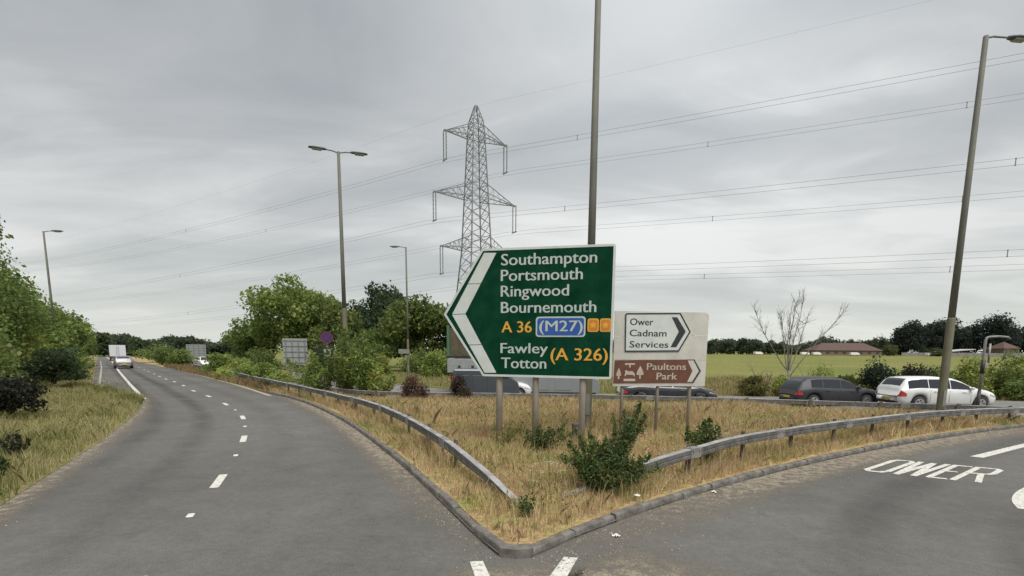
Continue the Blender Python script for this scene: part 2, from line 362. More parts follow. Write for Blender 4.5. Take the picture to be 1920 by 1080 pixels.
# ------------------------------------------------------------------ setting: plan lines (metres, camera at the origin looking along +y)
KERB_L = smooth_path([(-0.12, 5.83), (-0.37, 6.26), (-1.12, 7.96), (-2.69, 11.37), (-6.15, 18.0), (-10.43, 24.52), (-13.5, 27.9)], 2)
KERB_R = smooth_path([(0.25, 5.83), (0.96, 6.61), (2.56, 8.04), (4.62, 9.65), (7.34, 11.52), (10.93, 13.75), (14.64, 15.71), (17.64, 17.15), (20.4, 18.25)], 2)
RIGHT_FAR = [(-13.5, 27.9), (-18.7, 34.3), (-27.0, 44.3), (-36.3, 55.2), (-45.0, 65.4), (-51.0, 72.2), (-69.5, 93), (-101, 130)]
LEFT_EDGE = [(-5.0, -30), (-5.2, -4), (-5.7, 1.5), (-6.8, 5.2), (-8.05, 7.66), (-9.23, 9.9), (-11.32, 13.87), (-14.82, 19.9), (-18.3, 24.9), (-18.9, 25.7), (-19.9, 26.4), (-22.88, 28.93), (-25.42, 30.73), (-27.89, 33.31), (-49.93, 60.66), (-75.0, 91.5), (-107, 131)]
SOLID = [(-17.9, 24.4), (-26.2, 34.5), (-39.4, 50.7), (-56.6, 72.0), (-73.5, 93), (-104, 130)]
FAR_NEAR = [(34, 12.5), (24.0, 16.6), (20.6, 18.35), (18.0, 19.3), (14.0, 21.1), (10.0, 22.3), (5.7, 23.2), (1.0, 23.9), (-4.0, 24.5), (-8.4, 26.4), (-13, 30.5), (-20, 39), (-28.5, 50), (-41.6, 66), (-65, 95), (-96, 132)]
FAR_FAR = [(60, 17), (40, 23), (26, 27.0), (16, 29.6), (8, 31.4), (1, 32.4), (-3, 33.4), (-6.5, 36.5), (-13, 43.5), (-21.5, 54.5), (-34.6, 71), (-58, 100), (-90, 138)]

def z_road(P): return np.zeros(len(P))
def z_far(P): return -0.21 + 0.195 * np.clip((P[:, 0] - 12) / 9, 0, 1)
FAR_NEAR_S = smooth_path(FAR_NEAR, 2)
def z_island(P):
    dk = np.minimum(distpath(P, KERB_L), distpath(P, KERB_R)); df = distpath(P, FAR_NEAR_S)
    zb = 0.105 + 0.05 * np.clip(dk / 2.5, 0, 1) + 0.17 * np.clip((dk - 2) / 5, 0, 1) + 0.03 * np.sin(P[:, 0] * 1.3 + 1) * np.sin(P[:, 1] * 0.9) * np.clip(dk / 1.5, 0, 1)
    zf = z_far(P) * .25 + 0.07; t = np.clip(df / 4.5, 0, 1); t = t * t * (3 - 2 * t)
    far = np.clip((P[:, 1] - 29) / 4, 0, 1); zb = zb * (1 - far) + 0.03 * far; zf = zf * (1 - far)
    return zf * (1 - t) + zb * t
LE = smooth_path(LEFT_EDGE, 1)
def z_left(P):
    d = distpath(P, LE); return 0.012 + 0.10 * np.clip(d / 0.5, 0, 1) + 0.055 * np.clip(d - 1.5, 0, 12) + 0.05 * np.sin(P[:, 0] * 1.1) * np.sin(P[:, 1] * 0.8) * np.clip(d / 2, 0, 1)
def z_field(P):
    return -0.2 + np.clip((P[:, 1] - 40) / 230, 0, 1) * 1.0 + 0.06 * np.sin(P[:, 0] * 0.13) * np.sin(P[:, 1] * 0.11)

VERGE_M = groundmat('verge_soil', ((0.22, 0.15, 0.08), (0.33, 0.24, 0.125), (0.25, 0.23, 0.085)), 0.9, 14)
LEFT_M = groundmat('bank_soil', ((0.14, 0.125, 0.06), (0.21, 0.175, 0.085), (0.14, 0.14, 0.05)), 0.7, 11)
FIELD_M = groundmat('field_grass', ((0.115, 0.132, 0.034), (0.145, 0.155, 0.042), (0.175, 0.166, 0.055)), 0.05, 2.2, 0.4)
BASE_M = groundmat('base_grass', ((0.10, 0.12, 0.035), (0.14, 0.15, 0.05)), 0.03, 1.5, 0.3)

gb = MB(); gb.add([(-3000, -1500, -0.75), (3000, -1500, -0.75), (3000, 4500, -0.75), (-3000, 4500, -0.75)], [(0, 1, 2, 3)])
struct(gb.build('ground', BASE_M))
road_poly = [tuple(p) for p in LE] + [tuple(p) for p in RIGHT_FAR[::-1]] + [tuple(p) for p in KERB_L[::-1][1:]] + [tuple(p) for p in KERB_R] + [(24.0, 16.6), (34, 12.5), (60, 3), (60, -30)]
road = struct(polysheet('road', road_poly, z_road, ASPH, step=6, skirt=0.7))
far_poly = FAR_NEAR_S[:, :2].tolist() + FAR_FAR[::-1]
far_road = struct(polysheet('far_carriageway', far_poly, z_far, ASPH2, step=5, skirt=0.6))
isl_poly = [tuple(p) for p in (KERB_R + normals2d(KERB_R) * .12)[::-1]] + [tuple(p) for p in (KERB_L - normals2d(KERB_L) * .12)] + [tuple(p) for p in RIGHT_FAR[1:]] + [tuple(p) for p in FAR_NEAR_S[::-1] if p[0] < 20.3]
island = struct(polysheet('island_verge', isl_poly, z_island, VERGE_M, step=0.8, skirt=0.4))
left_poly = [tuple(p) for p in LE] + [(-130, 150), (-160, 90), (-90, 10), (-50, -30)]
left_verge = struct(polysheet('left_verge', left_poly, z_left, LEFT_M, step=2.0, skirt=0.6))
field_poly = FAR_FAR + [(-140, 190), (-420, 420), (-300, 900), (900, 900), (700, 200), (300, 30), (90, 8)]
field = struct(polysheet('field', field_poly, z_field, FIELD_M, step=12, skirt=0.6))

# ---- films and markings that belong to the road
KL = resample(KERB_L, 0.7); KR = resample(KERB_R, 0.7); LES = resample(LE[(LE[:, 1] > -3) & (LE[:, 1] < 30)], 0.7)
stuff(ribbon('roadside_dust', KL, 0.0, 0.75, 0.003, DUST, road, [1, 0.95, 0.6, 0.2, 0]))
stuff(ribbon('roadside_dust', KR, 0.0, -1.0, 0.003, DUST, road, [1, 0.95, 0.75, 0.35, 0]))
stuff(ribbon('roadside_dust', LES, 0.08, -0.65, 0.003, DUST, road, [0.9, 0.8, 0.4, 0.12, 0]))
nose = resample([(-0.9, 4.0), (0.0, 5.0), (0.9, 4.6), (2.2, 6.0)], 0.4)
stuff(ribbon('roadside_dust', nose, -1.2, 0.9, 0.004, DUST, road, [0, 0.6, 0.9, 0.9, 0]))
DASH = [(-3.9, 4.75), (-5.54, 9.29), (-7.44, 13.77), (-9.76, 18.1), (-12.82, 22.42), (-15.79, 26.11), (-18.57, 29.31), (-21.8, 33.4), (-24.8, 37.0), (-27.6, 40.2), (-30.6, 43.8), (-33.9, 47.8), (-37.5, 52.1), (-41.2, 56.6), (-46, 62.3)]
CENTRE = smooth_path([(-2.6, 1.0)] + DASH + [(-71.5, 93)], 2)
CS = resample(CENTRE, 1.0)
for off in (2.55, 1.15, -1.0, -2.5):
    stuff(ribbon('tyre_darkening', CS, off - 0.42, off + 0.42, 0.002, TYRE, road, [0, 0.6, 1, 0.6, 0]) if off in (1.15, 2.55) else ribbon('tyre_polish', CS, off - 0.5, off + 0.5, 0.002, PALEW, road, [0, 0.6, 1, 0.6, 0]))
SLIPC = resample(smooth_path([(2.5, 0.5), (5.2, 6.2), (9.3, 9.6), (14, 12.9), (20, 16)], 2), 0.8)
for off in (0.9, -0.9):
    stuff(ribbon('tyre_darkening', SLIPC, off - 0.5, off + 0.5, 0.002, TYRE, road, [0, 0.35, 0.5, 0.35, 0]))
def tangent_at(path, p):
    P = np.array(path); i = int(np.argmin(np.linalg.norm(P[:, :2] - np.array(p), axis=1))); i = min(max(i, 1), len(P) - 2); t = P[i + 1, :2] - P[i - 1, :2]; return math.atan2(t[1], t[0])
dm = MB(); dm.add([(-0.55, -0.075, 0), (-0.2, -0.078, 0), (0.2, -0.074, 0), (0.55, -0.075, 0), (0.55, 0.075, 0), (0.2, 0.077, 0), (-0.2, 0.074, 0), (-0.55, 0.075, 0)], [tuple(range(8))])
dme = dm.mesh('lane_dash', PAINT)
for i, p in enumerate(DASH):
    a = tangent_at(CENTRE, p) 
    o = link('lane_dash', dme, road, (p[0], p[1], 0.007), a); o.scale = (0.95 if i < 2 else 1.0, 1.0, 1)
sm = MB(); sm.bevbox((0, 0, 0.012), (0.16, 0.10, 0.024), 0.01); sme = sm.mesh('road_stud', WHITE)
for p in [(-4.8, 7.27), (-6.45, 11.55), (-8.55, 15.95), (-11.2, 20.25)]:
    link('road_stud', sme, road, (p[0], p[1], 0.0), tangent_at(CENTRE, p))
ribbon('edge_line', resample(SOLID, 1.0), -0.09, 0.09, 0.007, PAINT, road)
ribbon('edge_line', resample(smooth_path([(-12.75, 26.5), (-18.5, 34.05), (-26.8, 44.1), (-36.1, 55.0), (-44.8, 65.2), (-69.2, 92.8)], 2), 1.0), -0.1, 0.1, 0.007, PAINTY, road)
ribbon('edge_line', resample([(-28.15, 33.95), (-49.7, 60.8), (-74.6, 91.4)], 1.0), -0.32, -0.18, 0.007, PAINTY, road)
def quadmark(name, pts, mat=PAINT, z=0.007):
    m = MB(); m.add([(x, y, z) for x, y in pts], [tuple(range(len(pts)))]); return m.build(name, mat, road)
quadmark('nose_dash', [(-0.49, 5.70), (-0.27, 4.75), (-0.10, 4.78), (-0.335, 5.72)])
quadmark('nose_dash', [(0.645, 5.86), (0.81, 5.83), (0.40, 4.70), (0.215, 4.78)])
quadmark('lane_line', [(11.15, 12.05), (11.35, 11.90), (14.2, 13.58), (17.2, 15.2), (17.1, 15.36), (14.1, 13.76)])
arc = resample(smooth_path([(8.32, 7.86), (8.62, 8.28), (9.15, 8.76), (9.9, 9.26), (10.9, 9.8)], 2), 0.15)
ribbon('turn_arrow', arc, -0.115, 0.115, 0.007, PAINT, road)

# ---- lettering
FONT_CACHE = {}
def text2d(body, bold=0.02):
    k = (body, bold)
    if k in FONT_CACHE: return FONT_CACHE[k]
    c = bpy.data.curves.new('lettering', 'FONT'); c.body = body; c.size = 1; c.offset = bold; c.resolution_u = 3; c.fill_mode = 'FRONT'
    o = bpy.data.objects.new('lettering_source', c); COL.objects.link(o)
    dg = bpy.context.evaluated_depsgraph_get(); me = bpy.data.meshes.new_from_object(o.evaluated_get(dg))
    V = np.array([v.co[:2] for v in me.vertices]); F = [tuple(p.vertices) for p in me.polygons]
    bpy.data.objects.remove(o); bpy.data.curves.remove(c); bpy.data.meshes.remove(me)
    FONT_CACHE[k] = (V, F); return V, F
CAP = None
def lettering(body, x0, x1, base, top, y, mat, parent, bold=0.011, name='lettering'):
    """word laid on a sign face: fitted between x0..x1, its capitals between base and top"""
    global CAP
    if CAP is None: CAP = text2d('H', 0)[0][:, 1].max()
    V, F = text2d(body, 0.0); W = V.copy()
    W[:, 0] = x0 + (V[:, 0] - V[:, 0].min()) / (V[:, 0].max() - V[:, 0].min()) * (x1 - x0); W[:, 1] = base + V[:, 1] / CAP * (top - base)
    m = MB(); w = bold * (top - base) * 2.2                            # heavy face: each glyph laid three times, a hair apart
    for k, s in enumerate((0, -w, w)): m.add([(a + s, y - k * .0006, b) for a, b in W], F)
    return m.build(name, mat, parent)
def road_word():
    """OWER in long road letters, each stroke a painted bar of even width"""
    o = np.array([7.44, 10.52]); ex = np.array([1.66, -0.94]); ey = np.array([1.53, 1.11])
    G = [[[(.03, .10), (.03, .90), (.07, .99), (.18, .99), (.22, .90), (.22, .10), (.18, .01), (.07, .01), (.03, .10)]],
         [[(.275, 1), (.325, 0), (.40, .98), (.475, 0), (.525, 1)]],
         [[(.735, .99), (.60, .99), (.60, .01), (.735, .01)], [(.60, .52), (.705, .52)]],
         [[(.80, 0), (.80, .99), (.96, .99), (1.0, .92), (1.0, .62), (.96, .55), (.80, .53)], [(.915, .53), (1.0, 0)]]]
    for strokes in G:
        m = MB(); k = 0
        for st in strokes:
            P = [o + ex * a + ey * b for a, b in st]
            for A, B in zip(P[:-1], P[1:]):
                d = (B - A) / np.linalg.norm(B - A); n = np.array([-d[1], d[0]]) * .052; e = d * .03; z = .0065 + .0005 * k; k += 1
                m.add([(*(A - e - n), z), (*(B + e - n), z), (*(B + e + n), z), (*(A - e + n), z)], [(0, 1, 2, 3)])
        m.build('road_letter', PAINT, road)
road_word()

# ---- kerb stones
def kerb(path, side, label):
    P = resample(path, 0.9)
    base = struct(ribbon('kerb', P, 0.0, side * 0.17, 0.03, KERB))
    m = MB(); prof = [(0.0, -0.05), (0.010, 0.070), (0.018, 0.100), (0.034, 0.112), (0.125, 0.114), (0.125, -0.05)]
    n = len(prof); vs = []
    for x in (-0.5, -0.49, 0.49, 0.5):
        k = 0.006 if abs(x) == 0.5 else 0.0
        vs += [(x, (d + (k if d < 0.07 else -k)) * side, z - (k if z > 0 else 0)) for d, z in prof]
    fs = []
    for i in range(3):
        for j in range(n):
            q = (i * n + j, i * n + (j + 1) % n, (i + 1) * n + (j + 1) % n, (i + 1) * n + j); fs.append(q if side < 0 else q[::-1])
    e0, e1 = tuple(range(n)), tuple(range(3 * n, 4 * n)); fs += [e0[::-1] if side < 0 else e0, e1 if side < 0 else e1[::-1]]
    m.add(vs, fs); me = m.mesh('kerb_stone', KERB)
    for i in range(len(P) - 1):
        a, b = P[i], P[i + 1]; d = b - a; Lg = math.hypot(d[0], d[1]); c = (a + b) / 2
        o = link('kerb_stone', me, base, (c[0] + random.uniform(-.008, .008), c[1] + random.uniform(-.008, .008), random.uniform(-.022, .006)), math.atan2(d[1], d[0]) + random.uniform(-.022, .022))
        o.scale = ((Lg - 0.02), 1, 1)
kerb(KERB_L, -1, ''); 
kerb(KERB_R, 1, '')
ke = resample([(0.27, 5.845), (0.06, 5.79), (-0.14, 5.845)], 0.22)
kb = MB()
for i in range(len(ke) - 1):
    a, b = ke[i], ke[i + 1]; d = b - a; nn = np.array([d[1], -d[0]]); nn = nn / np.linalg.norm(nn) * 0.15
    kb.add([(a[0], a[1], -.05), (b[0], b[1], -.05), (b[0] + nn[0], b[1] + nn[1], -.05), (a[0] + nn[0], a[1] + nn[1], -.05), (a[0], a[1], .118), (b[0], b[1], .118), (b[0] + nn[0], b[1] + nn[1], .125), (a[0] + nn[0], a[1] + nn[1], .125)],
           [(0, 3, 2, 1), (4, 5, 6, 7), (0, 1, 5, 4), (1, 2, 6, 5), (2, 3, 7, 6), (3, 0, 4, 7)])
struct(kb.build('kerb', KERB))
#PART2

# ------------------------------------------------------------------ guard rails
def guard_rail(name, label, path, side, posts, beam_len=3.2, posth=0.66, wob=0.012, group='steel crash barriers round the island'):
    """path: x,y,z of the beam's top edge; side +1 puts the traffic face on the left of travel"""
    P = resample(smooth_path(path, 2), 0.4); Nn = normals2d(P) * side; n = len(P)
    J = np.cumsum(RNG.normal(0, wob, (n, 2)), 0) * 0.35; J -= np.linspace(0, 1, n)[:, None] * J[-1]
    P = P.copy(); P[:, :2] += Nn * J[:, :1] * 0.6; P[:, 2] += J[:, 1] * 0.5
    root = thing(name, label, 'crash barrier', (P[n // 2, 0], P[n // 2, 1], 0), group=group); inv = Vector(root.location)
    prof = [(-0.055, -0.008), (-0.047, 0), (0.060, 0), (0.070, -0.010), (0.070, -0.085), (0.058, -0.10), (0.070, -0.115), (0.070, -0.175), (0.060, -0.185), (-0.047, -0.185), (-0.055, -0.177)]; k = len(prof); per = int(round(beam_len / 0.4)); i = 0; bi = 0
    while i < n - 1:
        j = min(i + per, n - 1); m = MB(); vs = []; lift = 0.004 * (bi % 2)
        for q in range(i, j + 1):
            for a, b in prof:
                vs.append((P[q, 0] + Nn[q, 0] * (a + lift) - inv.x, P[q, 1] + Nn[q, 1] * (a + lift) - inv.y, P[q, 2] + b * min(1, max(0.45, (P[q, 2] + .05) / .6)) - lift))
        fs = [(r * k + c, r * k + (c + 1) % k, (r + 1) * k + (c + 1) % k, (r + 1) * k + c) for r in range(j - i) for c in range(k)]
        fs += [tuple(range(k)), tuple((j - i) * k + c for c in range(k))]
        m.add(vs, fs); bm_ = m.build('beam', STEEL, root); bm_.data.materials.append(RAILSHADE); bm_.data.polygons.foreach_set('material_index', [0 if q % k in (0, 1, 2) and q < (j - i) * k else 1 for q in range(len(fs))])  # light steel on the top faces, painted shade on all the others
        if 0 < i:                                                        # sleeve over the joint, with two bolt heads
            a = math.atan2(Nn[i, 1], Nn[i, 0]) - math.pi / 2; m = MB(); m.bevbox((0, 0.008, -.0925), (.30, .146, .205), .008)
            for bx in (-.09, .09): m.box((bx, 0.088, -.05), (.03, .02, .03)); m.box((bx, 0.0, .014), (.03, .03, .016))
            s_ = m.build('joint_sleeve', STEELD, root); s_.location = (P[i, 0] - inv.x, P[i, 1] - inv.y, P[i, 2]); s_.rotation_euler.z = a
        i = j; bi += 1
    s = 0
    pm = MB(); pm.box((0, 0, -0.34), (0.10, 0.05, 0.74)); pm.box((0, 0.025, -0.34), (0.05, 0.012, 0.74)); pm.box((0, 0.05, -0.12), (0.16, 0.07, 0.17)); pme = pm.mesh('post', RUST)
    for i in range(posts[0], n, posts[1]):
        if P[i, 2] < 0.4: continue
        a = math.atan2(Nn[i, 1], Nn[i, 0]) - math.pi / 2
        link('post', pme, root, (P[i, 0] - Nn[i, 0] * 0.10 - inv.x, P[i, 1] - Nn[i, 1] * 0.10 - inv.y, P[i, 2] + 0.02), a)
    t = MB(); p0 = P[0]; t.box((p0[0] - inv.x + Nn[0, 0] * .05, p0[1] - inv.y + Nn[0, 1] * .05, p0[2] - 0.12), (0.2, 0.2, 0.16)); t.build('end_anchor', KERB, root)
    return root
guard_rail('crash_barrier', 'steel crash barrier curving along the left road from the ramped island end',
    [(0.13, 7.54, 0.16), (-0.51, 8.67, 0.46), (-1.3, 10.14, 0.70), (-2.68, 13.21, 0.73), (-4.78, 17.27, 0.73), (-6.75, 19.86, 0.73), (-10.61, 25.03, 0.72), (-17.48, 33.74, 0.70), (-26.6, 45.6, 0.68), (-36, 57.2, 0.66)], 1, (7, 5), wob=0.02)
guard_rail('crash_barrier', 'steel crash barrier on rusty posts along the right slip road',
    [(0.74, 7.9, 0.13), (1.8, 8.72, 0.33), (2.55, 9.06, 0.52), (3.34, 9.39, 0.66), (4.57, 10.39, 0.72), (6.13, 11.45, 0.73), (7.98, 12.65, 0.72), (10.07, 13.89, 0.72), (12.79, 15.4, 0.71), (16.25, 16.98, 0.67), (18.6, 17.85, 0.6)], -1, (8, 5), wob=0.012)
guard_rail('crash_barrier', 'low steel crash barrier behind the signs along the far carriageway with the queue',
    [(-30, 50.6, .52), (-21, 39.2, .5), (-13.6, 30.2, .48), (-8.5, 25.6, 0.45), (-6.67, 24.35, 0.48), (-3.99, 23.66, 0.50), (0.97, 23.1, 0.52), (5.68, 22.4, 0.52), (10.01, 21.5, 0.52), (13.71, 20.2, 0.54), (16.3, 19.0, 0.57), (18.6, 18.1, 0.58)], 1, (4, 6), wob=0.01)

# ------------------------------------------------------------------ signs
def inset(poly, d):
    """inward offset of a convex polygon (counter-clockwise or clockwise)"""
    n = len(poly); A = sum(poly[i - 1][0] * poly[i][1] - poly[i][0] * poly[i - 1][1] for i in range(n)); sg = 1 if A > 0 else -1; L = []
    for i in range(n):
        (x0, y0), (x1, y1) = poly[i], poly[(i + 1) % n]; dx, dy = x1 - x0, y1 - y0; l = math.hypot(dx, dy); L.append((x0 - dy / l * d * sg, y0 + dx / l * d * sg, dx / l, dy / l))
    out = []
    for i in range(n):
        x0, y0, ax, ay = L[i - 1]; x1, y1, bx, by = L[i]; den = ax * by - ay * bx
        t = ((x1 - x0) * by - (y1 - y0) * bx) / den; out.append((x0 + ax * t, y0 + ay * t))
    return out
def rounded(x0, z0, x1, z1, r, n=4):
    P = []
    for cx, cz, a0 in ((x1 - r, z0 + r, -90), (x1 - r, z1 - r, 0), (x0 + r, z1 - r, 90), (x0 + r, z0 + r, 180)):
        for i in range(n + 1): a = math.radians(a0 + 90 * i / n); P.append((cx + r * math.cos(a), cz + r * math.sin(a)))
    return P
def plate(name, poly, y0, y1, mat, parent):
    m = MB(); m.prism(poly, y0, y1); return m.build(name, mat, parent)
def frame(name, poly, d, y0, y1, mat, parent, inner=0.0):
    o = inset(poly, inner) if inner else poly; m = MB(); m.ring(o, inset(poly, inner + d), y0, y1); return m.build(name, mat, parent)

def green_sign():
    r = thing('direction_sign', 'large green direction sign with white left chevron reading Southampton Portsmouth Ringwood Bournemouth', 'road sign', (0.7485, 11.9, 0.0), -0.2296)
    Z = 1.859; up = lambda P: [(x, z + Z) for x, z in P]
    outer = up([(-1.50, 0.005), (1.50, -0.01), (1.545, 0.0), (1.56, 0.045), (1.563, 2.925), (1.548, 2.965), (1.505, 2.98), (-1.52, 2.985), (-2.485, 1.481)])
    plate('panel', outer, 0.0, 0.035, GREEN, r)
    frame('border', outer, 0.052, -0.004, 0.004, WHITE, r)
    # the white chevron, laid in sheets with thin seams
    oT, oM, oB = (-1.463, 2.897), (-2.276, 1.478), (-1.453, 0.081); iT, iM, iB = (-1.166, 2.888), (-1.938, 1.489), (-1.159, 0.087)
    lerp = lambda a, b, t: (a[0] + (b[0] - a[0]) * t, a[1] + (b[1] - a[1]) * t)
    for (o0, o1, i0, i1, cuts) in ((oT, oM, iT, iM, (0, 0.5, 1)), (oM, oB, iM, iB, (0, 0.52, 1))):
        for a, b in zip(cuts[:-1], cuts[1:]):
            g = 0.005; plate('chevron_sheet', up([lerp(o0, o1, a + g), lerp(i0, i1, a + g), lerp(i0, i1, b - g), lerp(o0, o1, b - g)]), -0.004, 0.002, WHITE, r)
    for body, x0, x1, b, t, mat in (('Southampton', -1.05, 1.155, 2.59, 2.845, TEXTW), ('Portsmouth', -1.055, 0.845, 2.235, 2.49, TEXTW), ('Ringwood', -1.055, 0.541, 1.879, 2.13, TEXTW),
            ('Bournemouth', -1.05, 1.167, 1.503, 1.756, TEXTW), ('A 36', -1.035, -0.313, 1.05, 1.304, AMBER), ('Fawley', -1.057, 0.076, 0.565, 0.80, TEXTW), ('Totton', -1.041, 0.045, 0.21, 0.458, TEXTW), ('(A 326)', 0.15, 1.456, 0.41, 0.685, AMBER)):
        lettering(body, x0, x1, b + Z, t + Z, -0.006, mat, r)
    pt = plate('motorway_patch', up(rounded(-0.213, 0.945, 0.94, 1.41, 0.07)), -0.004, 0.002, TEXTW, r)
    plate('patch_face', up(rounded(-0.178, 0.98, 0.905, 1.375, 0.055)), -0.007, 0.0, BLUE, pt)
    lettering('(M27)', -0.125, 0.875, 1.075 + Z, 1.315 + Z, -0.010, TEXTW, pt)
    for x in (0.985, 1.262):
        s = plate('route_symbol', up(rounded(x, 1.06, x + 0.255, 1.36, 0.05)), -0.004, 0.002, AMBER, r)
        plate('symbol_face', up(rounded(x + 0.03, 1.09, x + 0.225, 1.33, 0.04)), -0.007, 0.0, ORANGE, s)
        c = (x + 0.1275, 1.21); star = [(c[0] + math.cos(math.radians(90 + 36 * i)) * (0.085 if i % 2 == 0 else 0.045), c[1] + math.sin(math.radians(90 + 36 * i)) * (0.085 if i % 2 == 0 else 0.045)) for i in range(10)]
        plate('symbol_dot', up(star), -0.010, -0.001, AMBER, s)
    for x in (-1.12, -0.22, 0.90):
        m = MB(); m.tube([(x, 0.13, 0.0), (x, 0.13, Z - 0.02), (x, 0.13, Z + 2.85)], 0.078, 12); p = m.build('post', POSTG, r, True)
        m = MB()
        for z in (0.03, 0.9, 1.9, 2.75): m.box((x, 0.09, Z + z), (0.22, 0.10, 0.05))
        m.build('clamp', STEELD, p)
    for z in (0.25, 1.0, 1.95, 2.7):
        m = MB(); m.box((-0.2, 0.055, Z + z), (3.0 if z not in (0.25, 2.7) else 2.6, 0.035, 0.06)); m.build('stiffener', STEELD, r)
green_sign()

def white_sign():
    r = thing('direction_sign', 'cream sign board on three thin posts with black right chevron and brown leisure park panel', 'road sign', (3.966, 13.6, 0.0), 0.1017)
    Z = 1.557; up = lambda P: [(x, z + Z) for x, z in P]
    plate('board', up([(-1.29, 0.003), (1.285, -0.003), (1.287, 0.697), (-1.29, 0.707)]), 0.0, 0.03, BOARD, r)
    plate('board', up([(-1.29, 0.714), (1.287, 0.704), (1.288, 1.363), (-1.29, 1.315)]), 0.0, 0.03, BOARD, r)
    plate('board', up([(-1.29, 1.322), (1.288, 1.370), (1.29, 1.90), (1.20, 1.965), (-1.29, 1.97)]), 0.0, 0.03, BOARD, r)
    po = up([(-0.975, 0.90), (0.50, 0.92), (0.809, 1.455), (0.496, 1.957), (-0.985, 1.93), (-1.03, 1.885), (-1.012, 0.945)])
    p = plate('arrow_panel', po, -0.012, -0.002, WHITE, r)
    frame('panel_border', po, 0.038, -0.016, -0.008, BLACK, p, 0.008)
    plate('chevron', up([(0.254, 1.83), (0.401, 1.833), (0.660, 1.459), (0.418, 1.047), (0.255, 1.044), (0.468, 1.456)]), -0.016, -0.008, BLACK, p)
    for body, x0, x1, b, t in (('Ower', -0.878, -0.25, 1.615, 1.785), ('Cadnam', -0.878, 0.13, 1.325, 1.495), ('Services', -0.868, 0.195, 1.03, 1.195)):
        lettering(body, x0, x1, b + Z, t + Z, -0.014, BLACK, p, 0.012)
    bo = up([(-1.275, 0.083), (0.956, 0.093), (1.147, 0.412), (0.945, 0.722), (-1.255, 0.69)])
    b = plate('brown_panel', bo, -0.014, -0.002, BROWN, r)
    plate('chevron', up([(0.754, 0.690), (0.918, 0.695), (1.086, 0.412), (0.909, 0.118), (0.773, 0.115), (0.905, 0.41)]), -0.018, -0.010, BOARD, b)
    m = MB(); m.prism(up([(0.918, 0.700), (0.955, 0.705), (1.128, 0.412), (0.95, 0.11), (0.909, 0.112), (1.088, 0.412)]), -0.018, -0.010); m.build('panel_border', BLACK, b)
    lettering('Paultons', -0.37, 0.715, 0.440 + Z, 0.615 + Z, -0.018, BROWNT, b, 0.012); lettering('Park', -0.09, 0.48, 0.180 + Z, 0.362 + Z, -0.018, BROWNT, b, 0.012)
    def tree_icon(cx, z0, z1, w):
        h = z1 - z0; pts = [(cx - .02, z0), (cx + .02, z0), (cx + .02, z0 + .27 * h), (cx + w * .5, z0 + .32 * h), (cx + w * .42, z0 + .52 * h), (cx + w * .22, z0 + .78 * h), (cx, z1), (cx - w * .22, z0 + .78 * h), (cx - w * .42, z0 + .52 * h), (cx - w * .5, z0 + .32 * h), (cx - .02, z0 + .27 * h)]
        plate('tree_symbol', up(pts), -0.018, -0.010, BROWNT, b)
    tree_icon(-1.138, 0.19, 0.49, 0.14); tree_icon(-0.552, 0.20, 0.545, 0.20)
    m = MB(); m.prism(up([(-1.0, 0.135), (-0.68, 0.135), (-0.68, 0.20), (-1.0, 0.20)]), -0.018, -0.010); m.prism(up([(-0.99, 0.57), (-0.69, 0.57), (-0.72, 0.615), (-0.96, 0.615)]), -0.018, -0.010)
    m.prism(up([(-0.86, 0.50), (-0.82, 0.50), (-0.82, 0.57), (-0.86, 0.57)]), -0.018, -0.010)
    m.prism(up([(-0.98, 0.40), (-0.93, 0.43), (-0.90, 0.40), (-0.76, 0.40), (-0.70, 0.33), (-0.70, 0.25), (-0.74, 0.30), (-0.93, 0.31), (-0.96, 0.25), (-0.98, 0.30), (-0.955, 0.36)]), -0.018, -0.010)
    m.build('roundabout_horse_symbol', BROWNT, b)
    for x in (-1.0, -0.014, 0.90):
        m = MB(); m.tube([(x, 0.09, 0.0), (x, 0.09, Z + 1.9)], 0.044, 10); pp = m.build('post', POSTG, r, True)
        m = MB()
        for z in (0.15, 0.95, 1.75): m.box((x, 0.06, Z + z), (0.13, 0.06, 0.04))
        m.build('clamp', STEELD, pp)
white_sign()

def clearway_sign():
    r = thing('clearway_sign', 'round blue and red no-stopping sign on a post among the saplings in the median', 'road sign', (-9.95, 27.3, 0.02), 0.25)
    m = MB(); m.tube([(0, 0.05, 0), (0, 0.05, 3.3)], 0.038, 8); m.build('post', POSTG, r, True)
    circ = lambda R, cz=3.06, n=28: [(R * math.cos(2 * math.pi * i / n), cz + R * math.sin(2 * math.pi * i / n)) for i in range(n)]
    d = plate('disc', circ(0.33), 0.0, 0.012, M('clearway_blue', (0.022, 0.024, 0.15), 0.5, var=0.2), r)
    red = M('clearway_red', (0.13, 0.02, 0.022), 0.5, var=0.2)
    m = MB(); m.ring(circ(0.33), circ(0.275), -0.004, 0.0); m.build('rim', red, d)
    m = MB()
    for a in (45, -45):
        c, s = math.cos(math.radians(a)), math.sin(math.radians(a)); w = 0.03; q = 0.28; yy = -0.004 if a > 0 else -0.006
        m.prism([(-q * c + s * w, 3.06 - q * s - c * w), (q * c + s * w, 3.06 + q * s - c * w), (q * c - s * w, 3.06 + q * s + c * w), (-q * c - s * w, 3.06 - q * s + c * w)], yy, yy + 0.003)
    m.build('cross', red, d)
    p = plate('plate', [(-0.17, 2.08), (0.17, 2.08), (0.17, 2.44), (-0.17, 2.44)], 0.0, 0.012, M('plate_white', (0.36, 0.36, 0.34), 0.6), r)
    plate('plate_mark', [(-0.06, 2.14), (0.10, 2.14), (0.10, 2.34), (-0.06, 2.34)], -0.004, 0.002, BLACK, p)
clearway_sign()
